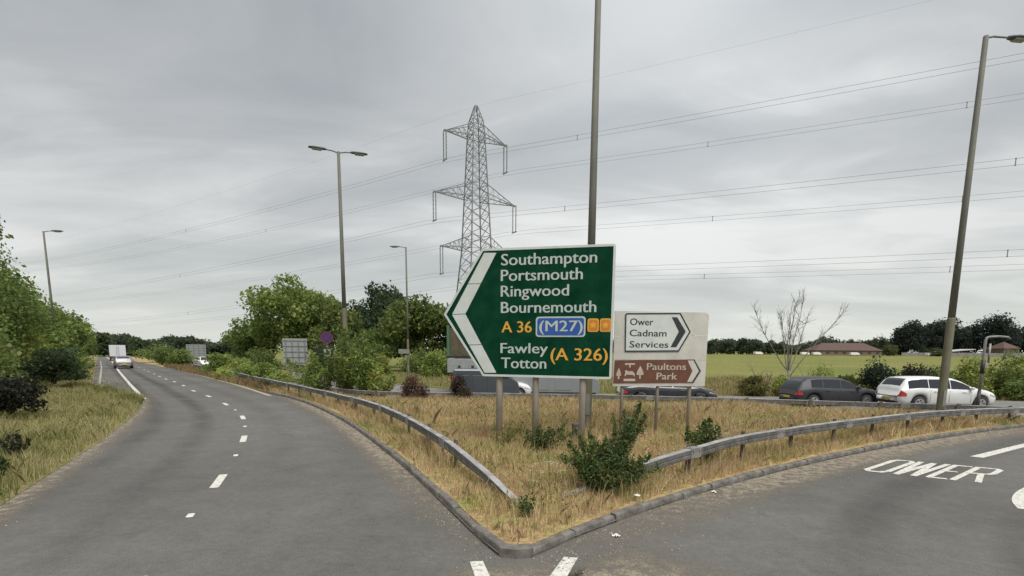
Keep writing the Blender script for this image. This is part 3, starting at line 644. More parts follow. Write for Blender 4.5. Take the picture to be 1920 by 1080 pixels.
def sign_back(label, x, y, w, h, z0, rz):
    r = thing('road_sign_back', label, 'road sign', (x, y, -0.1), rz, 'signs seen from behind')
    plate('panel', [(-w / 2, z0), (w / 2, z0), (w / 2, z0 + h), (-w / 2, z0 + h)], 0, 0.03, M('sign_back_grey', (0.26, 0.28, 0.275), 0.6, 0.2, var=0.12), r)
    for i in range(5):
        m = MB(); m.box((0, -0.03, z0 + h * (0.08 + i * 0.21)), (w * 0.98, 0.05, 0.06)); m.build('rail', STEELD, r)
    for x_ in (-w * .38, -w * .12, w * .14, w * .4):
        m = MB(); m.tube([(x_, -0.10, 0), (x_, -0.10, z0 + h * .96)], 0.045, 6); m.build('post', STEELD, r)
sign_back('large grey back of a road sign beyond the far carriageway under the broad tree', -25.0, 58.5, 2.6, 3.0, 0.72, 0.35)
sign_back('distant grey back of a road sign above the median shrubs left of the white car', -61.0, 98.0, 3.3, 2.3, 0.9, 0.35)

# ------------------------------------------------------------------ lamp columns
def lamp_head(parent, p, a, L=0.85):
    c, s = math.cos(a), math.sin(a); R = Matrix.Rotation(a, 4, 'Z') @ Matrix.Rotation(math.radians(-1), 4, 'Y')
    sec = [(0.0, .05, .05), (0.08, .11, .075), (0.3, .155, .085), (0.62, .165, .075), (0.80, .13, .05), (0.85, .06, .03)]
    vs = []; n = 10
    for x, w, h in sec:
        for k in range(n):
            q = 2 * math.pi * k / n; y = w * math.cos(q); z = h * math.sin(q) * (1.0 if math.sin(q) > 0 else 0.45); vs.append(Vector(p) + (R @ Vector((x * L / .85, y, z))))
    fs = [(i * n + k, i * n + (k + 1) % n, (i + 1) * n + (k + 1) % n, (i + 1) * n + k) for i in range(len(sec) - 1) for k in range(n)] + [tuple(range(n)), tuple((len(sec) - 1) * n + k for k in range(n))]
    m = MB(); m.add(vs, fs); h = m.build('lamp_head', LAMPGREY, parent, True)
    m = MB(); m.bevbox((0, 0, 0), (0.46 * L / .85, 0.22, 0.06), 0.02); m.v = [tuple(Vector(p) + R @ Vector((v[0] + 0.45 * L / .85, v[1], v[2] - 0.045))) for v in m.v]; m.build('lens', GLASSL, h)
def lamp_post(label, x, y, z0, H, arms, r0=0.105, base_h=3.7, arm_len=0.6, plate_at=None, headL=0.85):
    t = thing('street_lamp', label, 'street lamp', (x, y, z0), group='street lamps round the junction')
    m = MB(); m.tube([(0, 0, 0), (0, 0, 0.05), (0, 0, base_h - .05), (0, 0, base_h)], [r0 * 1.12, r0 * 1.08, r0 * 1.02, r0 * 0.9], 12); b = m.build('base_section', COLBASE, t, True)
    m = MB(); m.box((0, -r0 * 1.02, 0.85), (0.11, 0.03, 0.6)); m.build('access_door', STEELD, b)
    m = MB(); m.tube([(0, 0, base_h - .02), (0, 0, H * 0.6), (0, 0, H - .02), (0, 0, H)], [r0 * 0.9, r0 * 0.78, r0 * 0.62, r0 * 0.5], 12); m.build('pole', COLUMN, t, True)
    for a in arms:
        c, s = math.cos(a), math.sin(a)
        m = MB(); m.tube([(0, 0, H - .12), (c * .05, s * .05, H - .06), (c * .3, s * .3, H), (c * arm_len, s * arm_len, H + 0.02)], [0.035, 0.032, 0.03, 0.028], 8); m.build('arm', COLUMN, t, True)
        lamp_head(t, (c * (arm_len - .03), s * (arm_len - .03), H + .02), a, headL)
    if plate_at:
        z, w, h = plate_at; m = MB(); m.box((-0.35, -0.13, z), (w, 0.02, h)); m.build('side_plate', STEELD, t)
    return t
lamp_post('double armed street lamp rising from the saplings in the median', -8.85, 27.0, 0.0, 12.35, (math.pi + 0.35, 0.35), 0.12, 4.6)
lamp_post('slim single armed street lamp beyond the far carriageway, arm to the left', -9.55, 46.5, -0.1, 11.6, (math.pi,), 0.10, 3.5, plate_at=(2.4, 1.0, 0.42))
lamp_post('street lamp above the left roadside hedge, arm to the right', -36.75, 41.0, 0.2, 11.25, (0.1,), 0.10, 3.5)
lamp_post('tall street lamp column standing directly behind the green sign', 2.17, 14.5, 0.12, 12.2, (2.6,), 0.125, 3.9)
lamp_post('tall street lamp in front of the white estate car, arm to the right', 15.81, 18.5, 0.0, 13.05, (0.15,), 0.125, 3.75, 0.9)
def short_post():
    t = thing('bracket_post', 'short grey post with a bent bracket arm in front of the white estate car', 'post', (19.02, 20.5, -0.02))
    m = MB(); m.tube([(0, 0, 0), (0, 0, 1.0)], 0.06, 8); m.build('base_section', TRIM, t, True)
    m = MB(); m.tube([(0, 0, 0.98), (-.01, 0, 2.1), (-.02, 0, 3.02), (0.03, 0, 3.14), (0.12, 0, 3.17), (0.5, 0, 3.19), (0.88, 0, 3.16), (0.97, 0, 3.08)], [.05, .05, .05, .05, .045, .045, .04, .035], 8); m.build('bracket_arm', STEELD, t, True)
    m = MB(); m.tube([(0.21, 0, 2.1), (0.19, 0, 2.9)], .035, 8); m.tube([(0.0, 0, 1.75), (0.21, 0, 2.15)], .03, 8); m.build('side_strut', STEEL, t, True)
    m = MB(); m.tube([(0, 0, 1.7), (0, 0, 2.25)], .07, 8); m.build('sleeve', TRIM, t, True)
short_post()
def stub():
    t = thing('marker_stone', 'small grey concrete marker stub beside the lamp column behind the bush', 'marker stone', (1.70, 12.94, 0.1), 0.2)
    m = MB(); m.bevbox((0, 0, 0.26), (0.24, 0.22, 0.54), 0.03); m.build('stub_body', KERB, t); m = MB(); m.bevbox((0, -0.118, 0.36), (0.17, 0.02, 0.16), 0.006); m.build('face_plate', STEELD, t)
stub()

# ------------------------------------------------------------------ pylon and lines
PYD = M('pylon_steel', (0.19, 0.195, 0.2), 0.6, 0.2, var=0.15, scale=1)
PYX, PYY, PYA = -6.2, 88.0, math.radians(32)
def pylon():
    r = thing('electricity_pylon', 'grey lattice electricity pylon with three pairs of crossarms behind the green sign', 'pylon', (PYX, PYY, -0.1), PYA)
    hw = lambda z: np.interp(z, [0, 8, 19, 37.5, 39.5, 41.9], [3.6, 2.9, 1.85, 1.06, 0.86, 0.16])
    zs = [0, 4.5, 8.4, 11.6, 14.2, 16.5, 18.2, 19.9, 21.6, 23.3, 25.0, 26.6, 28.1, 29.6, 31.0, 32.4, 33.7, 35, 36.2, 37.4, 38.6, 39.7, 40.8, 41.9]
    for sx in (-1, 1):
        for sy in (-1, 1):
            m = MB(); zz = [0, 8, 19, 37.5, 39.5, 41.9]; m.tube([(sx * hw(z), sy * hw(z), z) for z in zz], [.15, .14, .125, .10, .09, .07], 4); m.build('leg', PYD, r)
    m = MB()
    for a, b in zip(zs[:-1], zs[1:]):
        A, B = hw(a), hw(b)
        for k in range(4):
            ca = [(-1, -1), (1, -1), (1, 1), (-1, 1)][k]; cb = [(1, -1), (1, 1), (-1, 1), (-1, -1)][k]
            m.bar((ca[0] * A, ca[1] * A, a), (cb[0] * B, cb[1] * B, b), 0.07); m.bar((cb[0] * A, cb[1] * A, a), (ca[0] * B, ca[1] * B, b), 0.07)
    for z in (19.2, 21.2, 27.4, 29.6, 36.9, 38.8):
        A = hw(z)
        for k in range(4):
            ca = [(-1, -1), (1, -1), (1, 1), (-1, 1)][k]; cb = [(1, -1), (1, 1), (-1, 1), (-1, -1)][k]; m.bar((ca[0] * A, ca[1] * A, z), (cb[0] * A, cb[1] * A, z), 0.06)
    m.build('lattice_bracing', PYD, r)
    tips = []
    for z, Lg, th in ((36.9, 5.6, 1.9), (27.4, 7.5, 2.2), (19.2, 6.4, 2.0)):
        for s in (-1, 1):
            m = MB(); A, B = hw(z), hw(z + th); T = (s * Lg, 0, z)
            for y in (-1, 1):
                m.bar((s * A, y * A, z), T, 0.12); m.bar((s * B, y * B, z + th), T, 0.10)
                for q in range(5):
                    t0, t1 = q / 5, (q + 1) / 5; lo = lambda t: Vector((s * A, y * A, z)).lerp(Vector(T), t); hi = lambda t: Vector((s * B, y * B, z + th)).lerp(Vector(T), t)
                    m.bar(lo(t0), hi(t1), 0.06); m.bar(lo(t1), hi(t1), 0.04)
            for q in range(5):
                a = Vector((s * A, -A, z)).lerp(Vector(T), q / 5); b = Vector((s * A, A, z)).lerp(Vector(T), (q + 1) / 5); m.bar(a, b, 0.045)
            m.box(T, (0.3, 0.3, 0.25)); m.build('crossarm', PYD, r)
            m = MB()
            for dx in (-.5, .5):
                prof = []; zz = 0.0
                while zz > -4.3: prof += [(0.05, zz), (0.14, zz - .06), (0.05, zz - .12)]; zz -= 0.2
                m.lathe([(a, b) for a, b in prof], n=6, c=(s * Lg + dx * 0, dx, z))
            m.box((s * Lg, 0, z - 4.4), (0.16, 1.5, 0.14)); m.build('insulator', M('insulator_glass', (0.22, 0.235, 0.23), 0.35, var=0.1), r)
            tips.append((s, Lg, z - 4.5))
    return tips
tips = pylon()
WIRE = M('conductor', (0.21, 0.215, 0.22), 0.6, 0.3, var=0.1)
def power_lines():
    ca, sa = math.cos(PYA), math.sin(PYA); wd = Vector((0.85, -0.527, 0)); wn = Vector((0.527, 0.85, 0))
    lv = {32.4: ('upper', 0.06, 0.035), 22.9: ('middle', 0.06, 0.05), 14.7: ('lower', 0.055, 0.06)}
    for s, Lg, z in tips:
        nm, ar, al = lv[round(z, 1)]; p0 = Vector((PYX + ca * s * Lg, PYY + sa * s * Lg, z))
        sidew = 'nearer, left hand' if s < 0 else 'farther, right hand'
        t = thing('power_line', f'{nm} pair of sagging conductors hung from the {sidew} arm of the pylon', 'power line', tuple(p0), group='conductors on the pylon')
        f = lambda q: wd * q + Vector((0, 0, (-ar * q + .00017 * q * q) if q > 0 else (al * q + .00017 * q * q)))
        for k in (-1, 1):
            m = MB(); m.tube([f(q) + wn * 0.05 * k + Vector((0, 0, 0.30 * k)) for q in np.linspace(-350, 160, 86)], 0.016, 4, False); m.build('wire', WIRE, t)
        sp = MB(); sp.box((0, 0, 0), (0.07, 0.05, 0.64)); sp.box((0, -.02, -.3), (0.12, .07, .08)); sp.box((0, .02, .3), (0.12, .07, .08)); spm = sp.mesh('spacer', WIRE)
        for q in (-75 + s * 6, 28 + s * 5, 64 - s * 4):
            link('spacer', spm, t, f(q), math.atan2(wd.y, wd.x))
    t = thing('power_line', 'single thin earth wire from the very top of the pylon', 'power line', (PYX, PYY, 41.8))
    m = MB(); m.tube([wd * q + Vector((0, 0, (-.065 * q + .00016 * q * q) if q > 0 else (.04 * q + .00016 * q * q))) for q in np.linspace(-350, 160, 70)], 0.007, 4, False); m.build('wire', WIRE, t)
power_lines()

# ------------------------------------------------------------------ vehicles
def wheel(parent, x, y, R, w, side):
    m = MB(); c = (x, y, R); m.lathe([(R * .62, -w / 2), (R * .93, -w / 2), (R, -w * .32), (R, w * .32), (R * .93, w / 2), (R * .62, w / 2)], 'Y', 20, c); t = m.build('wheel', TYREB, parent, True)
    yo = side * (w * .5 - .012)
    m = MB(); m.lathe([(R * .64, -.02), (R * .64, .02), (R * .56, .03 * 1), (R * .15, .02)], 'Y', 18, (x, y + yo, R)); m.build('rim', RIM, t)
    m = MB()
    for k in range(5):
        a = 2 * math.pi * k / 5; m.box((x + math.cos(a) * R * .36, y + yo + side * .028, R + math.sin(a) * R * .36), (R * .26, .012, R * .16), Matrix.Rotation(-a, 4, 'Y'))
    m.build('rim_gap', TRIM, t)
def car(name, label, cat, paint, loc, rz, L, W, H, roof, belt, glass_t, ws, rw, group, wheel_t=(-0.30, 0.315), R=0.325, lamps='rear'):
    root = thing(name, label, cat, loc, rz, group); T = sorted(set(np.round(np.r_[np.linspace(-.5, .5, 41), [a[0] for a in roof], [w + d for w in wheel_t for d in np.linspace(-.088, .088, 9)]], 4)))
    rx, ry = zip(*roof); bx, by = zip(*belt)
    wf = lambda t: W / 2 * np.interp(t, [-.5, -.485, -.44, -.3, .25, .40, .46, .49, .5], [.78, .90, .965, 1, 1, .97, .90, .80, .72])
    zr = lambda t: float(np.interp(t, rx, ry)); zb = lambda t: min(float(np.interp(t, bx, by)), zr(t) - 0.012)
    def sec(t):
        w = wf(t); r, b = zr(t), zb(t); wr = max(w - 0.33 * (r - b) - 0.02, w * 0.66); lo = float(np.interp(t, [-.5, -.46, -.3, .3, .46, .5], [.40, .26, .19, .19, .24, .34])); ar = lo
        for wt in wheel_t:
            d = abs(t - wt) * L
            if d < R + .065: ar = max(ar, R + math.sqrt((R + .065) ** 2 - d * d))
        a2 = max(lo + 0.16, min(ar, b - .2))
        return [(0, max(lo, ar * .9 if ar > lo else lo)), (w * .9, max(lo, ar)), (w * .985, max(a2, ar)), (w * 1.0, max(a2 + .02, b - .16)), (w * .985, b - .02), (w * .965, b), (wr, max(r - .055, b + .004)), (wr - .10, max(r - .01, b + .006)), (0, r + .012)]
    X = [t * L for t in T]; secs = [sec(t) for t in T]; k = len(secs[0]); m = MB(); vs = []
    for x, s in zip(X, secs):
        vs += [(x, y, z) for y, z in s] + [(x, -y, z) for y, z in s[-2:0:-1]]
    n = 2 * k - 2; fs = [(i * n + j, (i + 1) * n + j, (i + 1) * n + (j + 1) % n, i * n + (j + 1) % n) for i in range(len(T) - 1) for j in range(n)]
    fs += [tuple(range(n - 1, -1, -1)), tuple((len(T) - 1) * n + j for j in range(n))]
    m.add(vs, fs); m.build('body', paint, root, True)
    def pt(t, u, off, sd=1):
        """point on the glasshouse side: u 0 at the belt, 1 at the roof rail"""
        s = sec(t); a, b = Vector((s[5][0], s[5][1])), Vector((s[6][0], s[6][1])); p = a.lerp(b, u); d = b - a; nn = Vector((d.y, -d.x)).normalized() if d.length > 1e-5 else Vector((1, 0))
        p = p + nn * off; return (t * L, sd * p.x, p.y)
    for sd in (-1, 1):
        for (t0, t1) in glass_t:
            m = MB(); tt = np.linspace(t0, t1, 9); vs = []
            for t in tt: vs += [pt(t, 0.05, .010, sd), pt(t, 0.90, .010, sd), pt(t, 0.05, -.015, sd), pt(t, 0.90, -.015, sd)]
            fs = []
            for i in range(8):
                a = i * 4; fs += [(a, a + 4, a + 5, a + 1), (a + 2, a + 3, a + 7, a + 6), (a, a + 2, a + 6, a + 4), (a + 1, a + 5, a + 7, a + 3)]
            fs += [(0, 1, 3, 2), (32, 34, 35, 33)]; m.add(vs, fs); m.build('side_window', GLASS, root)
        for t in (-0.12, 0.16):
            s = sec(t); m = MB(); m.bevbox((t * L - .12, sd * (s[3][0] + .012), s[4][1] - .09), (.20, .03, .03), .008); m.build('door_handle', paint, root)
        for t in (-0.20, -0.01, 0.205):
            s = sec(t); m = MB(); m.box((t * L, sd * (s[3][0] * .995 - .003), (s[4][1] + .32) / 2), (.012, .012, s[4][1] - .42)); m.build('door_seam', TRIM, root)
        s = sec(0.185); m = MB(); m.bevbox((0.195 * L, sd * (s[5][0] + .10), s[5][1] + .06), (.12, .20, .13), .03); m.build('mirror', paint, root)
        m = MB(); s = sec(0); m.box((0, sd * (s[1][0] + .03), .235), ((wheel_t[1] - wheel_t[0]) * L - 2 * R - .2, .07, .06)); m.build('sill', TRIM, root)
        # lamp clusters wrapped round the corners
        for nmx, ts, z0, z1, mt in (('tail_light', np.linspace(-.5, -.435, 5), .62, .97, RED), ('headlight', np.linspace(.40, .492, 5), .52, .90, CLEARL)):
            m = MB(); vs = []
            for i, t in enumerate(ts):
                s = sec(t); zt = s[4][1]; zl = z0 + (z1 - z0) * (0.0 if nmx == 'tail_light' else .45 - .06 * i); zh = min(z1, zt - .005) if nmx == 'headlight' else min(z1, zt + .04) - .05 * i
                ww = s[3][0] + .010; vs += [(t * L - (.012 if i == 0 and nmx == 'tail_light' else 0), sd * ww, zl), (t * L, sd * ww, zh), (t * L, sd * (ww - .25 if i in (0, 4) and (i == 0) == (nmx == 'tail_light') else ww - .05), zl), (t * L, sd * (ww - .25 if i in (0, 4) and (i == 0) == (nmx == 'tail_light') else ww - .05), zh)]
            fs = []
            for i in range(4):
                a = i * 4; fs += [(a, a + 4, a + 5, a + 1), (a + 2, a + 3, a + 7, a + 6), (a, a + 2, a + 6, a + 4), (a + 1, a + 5, a + 7, a + 3)]
            fs += [(0, 1, 3, 2), (16, 18, 19, 17)]; m.add(vs, fs); m.build(nmx, mt, root)
    def across(nm, t0, t1, u, mat):
        m = MB(); vs = []; tt = np.linspace(t0, t1, 8)
        for t in tt:
            s = sec(t); w = s[7][0] * u
            for f in (-1, -.5, 0, .5, 1): vs.append((t * L, w * f, s[7][1] + .016 + .012 * (1 - f * f)))
        fs = [(i * 5 + j, (i + 1) * 5 + j, (i + 1) * 5 + j + 1, i * 5 + j + 1) for i in range(7) for j in range(4)]; o = len(vs)
        vs += [(a, b, c - .02) for a, b, c in vs]; fs += [tuple(q + o for q in f[::-1]) for f in fs]; m.add(vs, fs); m.build(nm, mat, root, True)
    across('windscreen', ws[0], ws[1], 1.0, GLASS); across('rear_window', rw[0], rw[1], .92, GLASS)
    m = MB(); m.bevbox((-L / 2 - .012, 0, .50), (.03, .52, .11), .008); m.build('number_plate', PLATEY, root)
    m = MB(); m.bevbox((-L / 2 + .04, 0, .34), (.12, W * .74, .14), .03); m.build('rear_bumper', TRIM, root)
    m = MB(); m.bevbox((L / 2 - .05, 0, .36), (.10, W * .66, .16), .03); m.build('grille', TRIM, root)
    for wt in wheel_t:
        for sd in (-1, 1): wheel(root, wt * L, sd * (W / 2 - .115), R, .20, sd)
    return root
def carpaint(n, c, met=0.0, rough=0.28): return M(n, c, rough, met, var=0.05, scale=2, coat=0.5)
HATCH_R = [(-.5, .62), (-.49, .90), (-.475, 1.02), (-.43, 1.26), (-.37, 1.42), (-.25, 1.475), (-.08, 1.48), (.04, 1.43), (.12, 1.30), (.22, 1.06), (.27, .99), (.38, .91), (.45, .82), (.485, .70), (.5, .52)]
HATCH_B = [(-.5, .86), (-.3, .98), (0, .93), (.25, .92), (.3, .95), (.5, .6)]
EST_R = [(-.5, .62), (-.492, .90), (-.478, 1.03), (-.43, 1.33), (-.40, 1.43), (-.28, 1.485), (-.08, 1.49), (.04, 1.445), (.12, 1.32), (.22, 1.08), (.265, 1.01), (.38, .92), (.45, .83), (.485, .70), (.5, .52)]
EST_B = [(-.5, .90), (-.3, .99), (0, .95), (.25, .93), (.3, .95), (.5, .6)]
SAL_R = [(-.5, .62), (-.488, .92), (-.46, .99), (-.36, 1.05), (-.33, 1.10), (-.22, 1.38), (-.14, 1.44), (-.02, 1.45), (.06, 1.41), (.14, 1.27), (.235, 1.03), (.28, .97), (.38, .89), (.45, .80), (.485, .70), (.5, .52)]
Q = 'queue of vehicles on the far carriageway'
car('parked_car', 'dark grey hatchback queuing nose to tail behind the white estate car', 'car', M('paint_dark_grey', (0.045, 0.046, 0.052), 0.5, 0.2, var=0.05, spec=0.35), (15.95, 25.35, -0.2), math.radians(3), 4.35, 1.76, 1.48, HATCH_R, HATCH_B, ((-.335, -.205), (-.197, .0), (.009, .185)), (.045, .235), (-.465, -.385), Q)
car('parked_car', 'white estate car with red tail light on the right, behind the lamp column', 'car', carpaint('paint_white', (0.62, 0.63, 0.62), 0.0, 0.25), (19.78, 23.55, -0.08), math.radians(-1), 4.45, 1.78, 1.5, EST_R, EST_B, ((-.415, -.222), (-.213, -.004), (.005, .190)), (.045, .235), (-.47, -.41), Q)
car('parked_car', 'dark saloon half hidden behind the cream sign, pale bonnet to the right', 'car', carpaint('paint_blue_black', (0.05, 0.052, 0.062), 0.4, 0.25), (7.75, 25.4, -0.2), math.radians(-4), 4.7, 1.8, 1.45, SAL_R, HATCH_B, ((-.27, -.16), (-.145, .02), (.035, .18)), (.06, .245), (-.33, -.22), Q)
car('parked_car', 'white hatchback with its bonnet showing between the green sign posts', 'car', carpaint('paint_white_small', (0.58, 0.59, 0.58), 0.0, 0.3), (-0.95, 27.75, -0.2), math.radians(3), 3.95, 1.65, 1.52, HATCH_R, HATCH_B, ((-.335, -.205), (-.197, .0), (.009, .185)), (.045, .235), (-.465, -.385), Q)
car('moving_car', 'silver car following the lorry far down the left road', 'car', carpaint('paint_silver', (0.22, 0.225, 0.235), 0.3, 0.35), (-46.9, 61.0, 0.005), math.radians(130), 4.4, 1.8, 1.5, HATCH_R, HATCH_B, ((-.335, -.205), (-.197, .0), (.009, .185)), (.045, .235), (-.465, -.385), None)
car('moving_car', 'white car approaching on the far carriageway beyond the median shrubs', 'car', carpaint('paint_white_far', (0.66, 0.67, 0.66), 0.0, 0.25), (-42.0, 69.5, -0.2), math.radians(-52), 4.4, 1.8, 1.5, HATCH_R, HATCH_B, ((-.335, -.205), (-.197, .0), (.009, .185)), (.045, .235), (-.465, -.385), None)

def van(name, label, loc, rz, paint, group, L=5.3, W=1.95, H=2.1):
    r = thing(name, label, 'van', loc, rz, group); side = [(-L / 2, .35), (-L / 2 + .02, H - .12), (-L / 2 + .12, H), (L * .20, H), (L * .30, H - .12), (L * .40, 1.30), (L * .485, 1.05), (L * .5, .80), (L * .5, .33), (L * .44, .27), (-L / 2 + .1, .27)]
    m = MB(); n = len(side); vs = []
    for y, k in ((-W / 2, .06), (-W / 2 + .05, 0), (W / 2 - .05, 0), (W / 2, .06)): vs += [(x * (1 - k / L), y, z - (k if z > 1.2 else -k * .3)) for x, z in side]
    fs = [(i * n + j, (i + 1) * n + j, (i + 1) * n + (j + 1) % n, i * n + (j + 1) % n) for i in range(3) for j in range(n)] + [tuple(range(n)), tuple(3 * n + j for j in range(n))[::-1]]
    m.add(vs, fs); m.build('body', paint, r)
    for sd in (-1, 1):
        for x in (-L * .42, -L * .2, L * .02): m = MB(); m.bevbox((x + L * .09, sd * (W / 2 + .004), .95), (L * .17, .02, .95), .01); m.build('side_panel', paint, r)
        m = MB(); m.prism([(L * .17, 1.30), (L * .345, 1.30), (L * .285, H - .26), (L * .17, H - .26)], sd * (W / 2 - .01), sd * (W / 2 + .012)); m.build('side_window', GLASS, r)
        m = MB(); m.bevbox((L * .475, sd * W * .40, .92), (.10, .26, .20), .03); m.build('headlight', CLEARL, r)
        m = MB(); m.bevbox((-L * .5, sd * W * .45, 1.15), (.06, .14, .5), .02); m.build('tail_light', RED, r)
        m = MB(); m.box((0, sd * (W / 2 - .01), .30), (L * .92, .03, .14)); m.build('sill', TRIM, r)
        for x in (-L * .29, L * .32): wheel(r, x, sd * (W / 2 - .12), .34, .22, sd)
    m = MB(); m.add([(L * .305, -W * .42, H - .15), (L * .305, W * .42, H - .15), (L * .402, W * .44, 1.34), (L * .402, -W * .44, 1.34), (L * .285, -W * .42, H - .17), (L * .285, W * .42, H - .17), (L * .382, W * .44, 1.32), (L * .382, -W * .44, 1.32)], [(0, 1, 2, 3), (7, 6, 5, 4), (0, 4, 5, 1), (1, 5, 6, 2), (2, 6, 7, 3), (3, 7, 4, 0)]); m.build('windscreen', GLASS, r)
    return r
van('panel_van', 'grey panel van seen low down between the posts of the green sign', (2.3, 29.2, -0.2), math.radians(-4), carpaint('paint_van_grey', (0.22, 0.235, 0.24), 0.2, 0.4), Q)

van('panel_van', 'dark blue grey van behind the red-brown bush and the left green sign post', (-1.35, 26.0, -0.2), math.radians(2), carpaint('paint_blue_grey', (0.07, 0.08, 0.095), 0.3, 0.35), Q, 3.35, 1.65, 1.72)
def flatbed_lorry():
    r = thing('flatbed_lorry', 'lorry with green stakes and brown boarded load behind the left point of the green sign', 'lorry', (0.1, 32.3, -0.21), math.radians(-3), Q)
    grey = M('lorry_grey', (0.25, 0.265, 0.26), 0.6, 0.1, var=0.12); grn = M('lorry_green', (0.05, 0.13, 0.07), 0.5, var=0.15); brn = M('load_boards', (0.085, 0.072, 0.045), 0.9, var=0.3, scale=3)
    L0, L1 = -4.1, 2.6; W = 2.4
    m = MB(); m.box(((L0 + L1) / 2, 0, 2.26), (L1 - L0, W, 0.13)); m.build('bed', TRIM, r)
    for sd in (-1, 1):
        for i in range(3):
            a = L0 + i * (L1 - L0) / 3; m = MB(); m.bevbox((a + (L1 - L0) / 6, sd * (W / 2 - .02), 1.72), ((L1 - L0) / 3 - .05, .06, .86), .02); p = m.build('side_panel', grey, r)
            for k in (.35, .72): m = MB(); m.box((a + (L1 - L0) / 3 * k, sd * (W / 2 + .014), 1.62), (.16, .02, .22)); m.build('slot', TRIM, p)
        for i in range(5):
            x = L0 + .1 + i * (L1 - L0 - .2) / 4; m = MB(); m.box((x, sd * (W / 2 - .04), 3.25), (.16, .10, 1.86)); m.build('stake', grn, r)
        for i in range(9):
            m = MB(); m.box((L0 + .4 + i * .74, sd * (W / 2 - .16), 3.18), (.62, .05, 1.66 - .1 * (i % 3))); m.build('load_board', brn, r)
        for x in (-3.1, -1.8, 3.6): wheel(r, x, sd * (W / 2 - .17), .5, .32, sd)
        m = MB(); m.box((-.2, sd * (W / 2 - .1), .78), (2.1, .05, .6)); m.build('side_guard', grey, r)
    m = MB(); m.box((0.1, 0, .95), (8.2, .9, .35)); m.build('chassis', TRIM, r)
    m = MB(); prof = [(2.8, .55), (2.8, 3.15), (3.1, 3.3), (4.3, 3.2), (4.62, 1.9), (4.7, .55)]; m.prism(prof, -W / 2 + .05, W / 2 - .05); m.build('cab', grey, r)
    for sd in (-1, 1): m = MB(); m.prism([(3.3, 1.85), (4.42, 1.85), (4.2, 2.85), (3.3, 2.85)], sd * (W / 2 - .06), sd * (W / 2 - .03)); m.build('cab_window', GLASS, r)
    m = MB(); m.box((4.50, 0, 2.45), (.06, 2.0, .95), Matrix.Rotation(.24, 4, 'Y')); m.build('windscreen', GLASS, r)
flatbed_lorry()

def box_lorry():
    r = thing('box_lorry', 'white box lorry seen from behind far down the left road', 'lorry', (-74.3, 95.5, 0.0), math.radians(129)); r.scale = (.8, .97, .76)
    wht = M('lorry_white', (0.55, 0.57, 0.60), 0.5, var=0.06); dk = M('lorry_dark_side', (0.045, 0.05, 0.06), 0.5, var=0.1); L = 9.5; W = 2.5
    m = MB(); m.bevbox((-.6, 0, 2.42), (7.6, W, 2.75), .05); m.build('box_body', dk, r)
    for sd in (-1, 1): m = MB(); m.bevbox((-4.42, sd * W * .247, 2.42), (.06, W * .485, 2.68), .02); d = m.build('rear_door', wht, r); m = MB(); m.box((-4.47, sd * .18, 2.3), (.04, .05, 2.3)); m.build('lock_bar', STEELD, d)
    m = MB(); m.box((0, 0, .85), (L - .4, 1.0, .32)); m.build('chassis', TRIM, r)
    m = MB(); m.prism([(3.4, .5), (3.4, 2.9), (3.7, 3.1), (4.6, 3.0), (4.8, 1.8), (4.85, .5)], -W / 2 + .05, W / 2 - .05); m.build('cab', wht, r)
    m = MB(); m.box((4.72, 0, 2.35), (.06, 2.1, .9), Matrix.Rotation(.17, 4, 'Y')); m.build('windscreen', GLASS, r)
    m = MB(); m.box((-4.4, 0, .72), (.10, 2.3, .18)); b = m.build('rear_bumper', STEELD, r)
    for sd in (-1, 1):
        m = MB(); m.bevbox((-4.46, sd * 1.0, .74), (.05, .34, .13), .01); m.build('tail_light', RED, b)
        for x in (-3.1, -1.9, 3.5): wheel(r, x, sd * (W / 2 - .17), .48, .3, sd)
box_lorry()

# ------------------------------------------------------------------ far buildings and far vehicles beyond the field
def building(name, label, cat, x, y, z0, w, d, h, rh, wall, roof, rz=0.0, wins=0, hip=True, group=None, mono=False):
    r = thing(name, label, cat, (x, y, z0), rz, group)
    m = MB(); m.box((0, 0, h / 2), (w, d, h)); wl = m.build('wall', wall, r)
    m = MB(); e = .5; kx = d * .5 if hip else 0.01
    if mono: m.add([(-w / 2 - e, -d / 2 - e, h + .05), (w / 2 + e, -d / 2 - e, h + .05 + rh), (w / 2 + e, d / 2 + e, h + .05 + rh), (-w / 2 - e, d / 2 + e, h + .05), (-w / 2 - e, -d / 2 - e, h + .4), (w / 2 + e, -d / 2 - e, h + .4 + rh), (w / 2 + e, d / 2 + e, h + .4 + rh), (-w / 2 - e, d / 2 + e, h + .4)], [(0, 1, 5, 4), (1, 2, 6, 5), (2, 3, 7, 6), (3, 0, 4, 7), (4, 5, 6, 7), (3, 2, 1, 0)])
    else: m.add([(-w / 2 - e, -d / 2 - e, h + .01), (w / 2 + e, -d / 2 - e, h + .01), (w / 2 + e, d / 2 + e, h + .01), (-w / 2 - e, d / 2 + e, h + .01), (-w / 2 + kx, 0, h + rh), (w / 2 - kx, 0, h + rh)], [(0, 1, 5, 4), (1, 2, 5), (2, 3, 4, 5), (3, 0, 4), (3, 2, 1, 0)])
    m.build('roof', roof, r)
    for i in range(wins):
        xx = -w / 2 + w * (i + .5) / wins; m = MB(); m.box((xx, -d / 2 - .01, h * .55), (w / wins * .42, .08, h * .42)); q = m.build('window', M('window_dark', (0.05, 0.055, 0.06), 0.2, var=0.1), wl)
    return r
RROOF = M('red_tiles', (0.085, 0.052, 0.045), 0.9, var=0.2, scale=1.5); RWALL = M('brick_wall', (0.17, 0.12, 0.09), 0.9, var=0.15)
building('farm_building', 'long low building with a dull red roof beyond the field', 'building', 173.5, 268, 0.75, 33, 12, 2.6, 3.9, RWALL, RROOF, -0.06, 8)
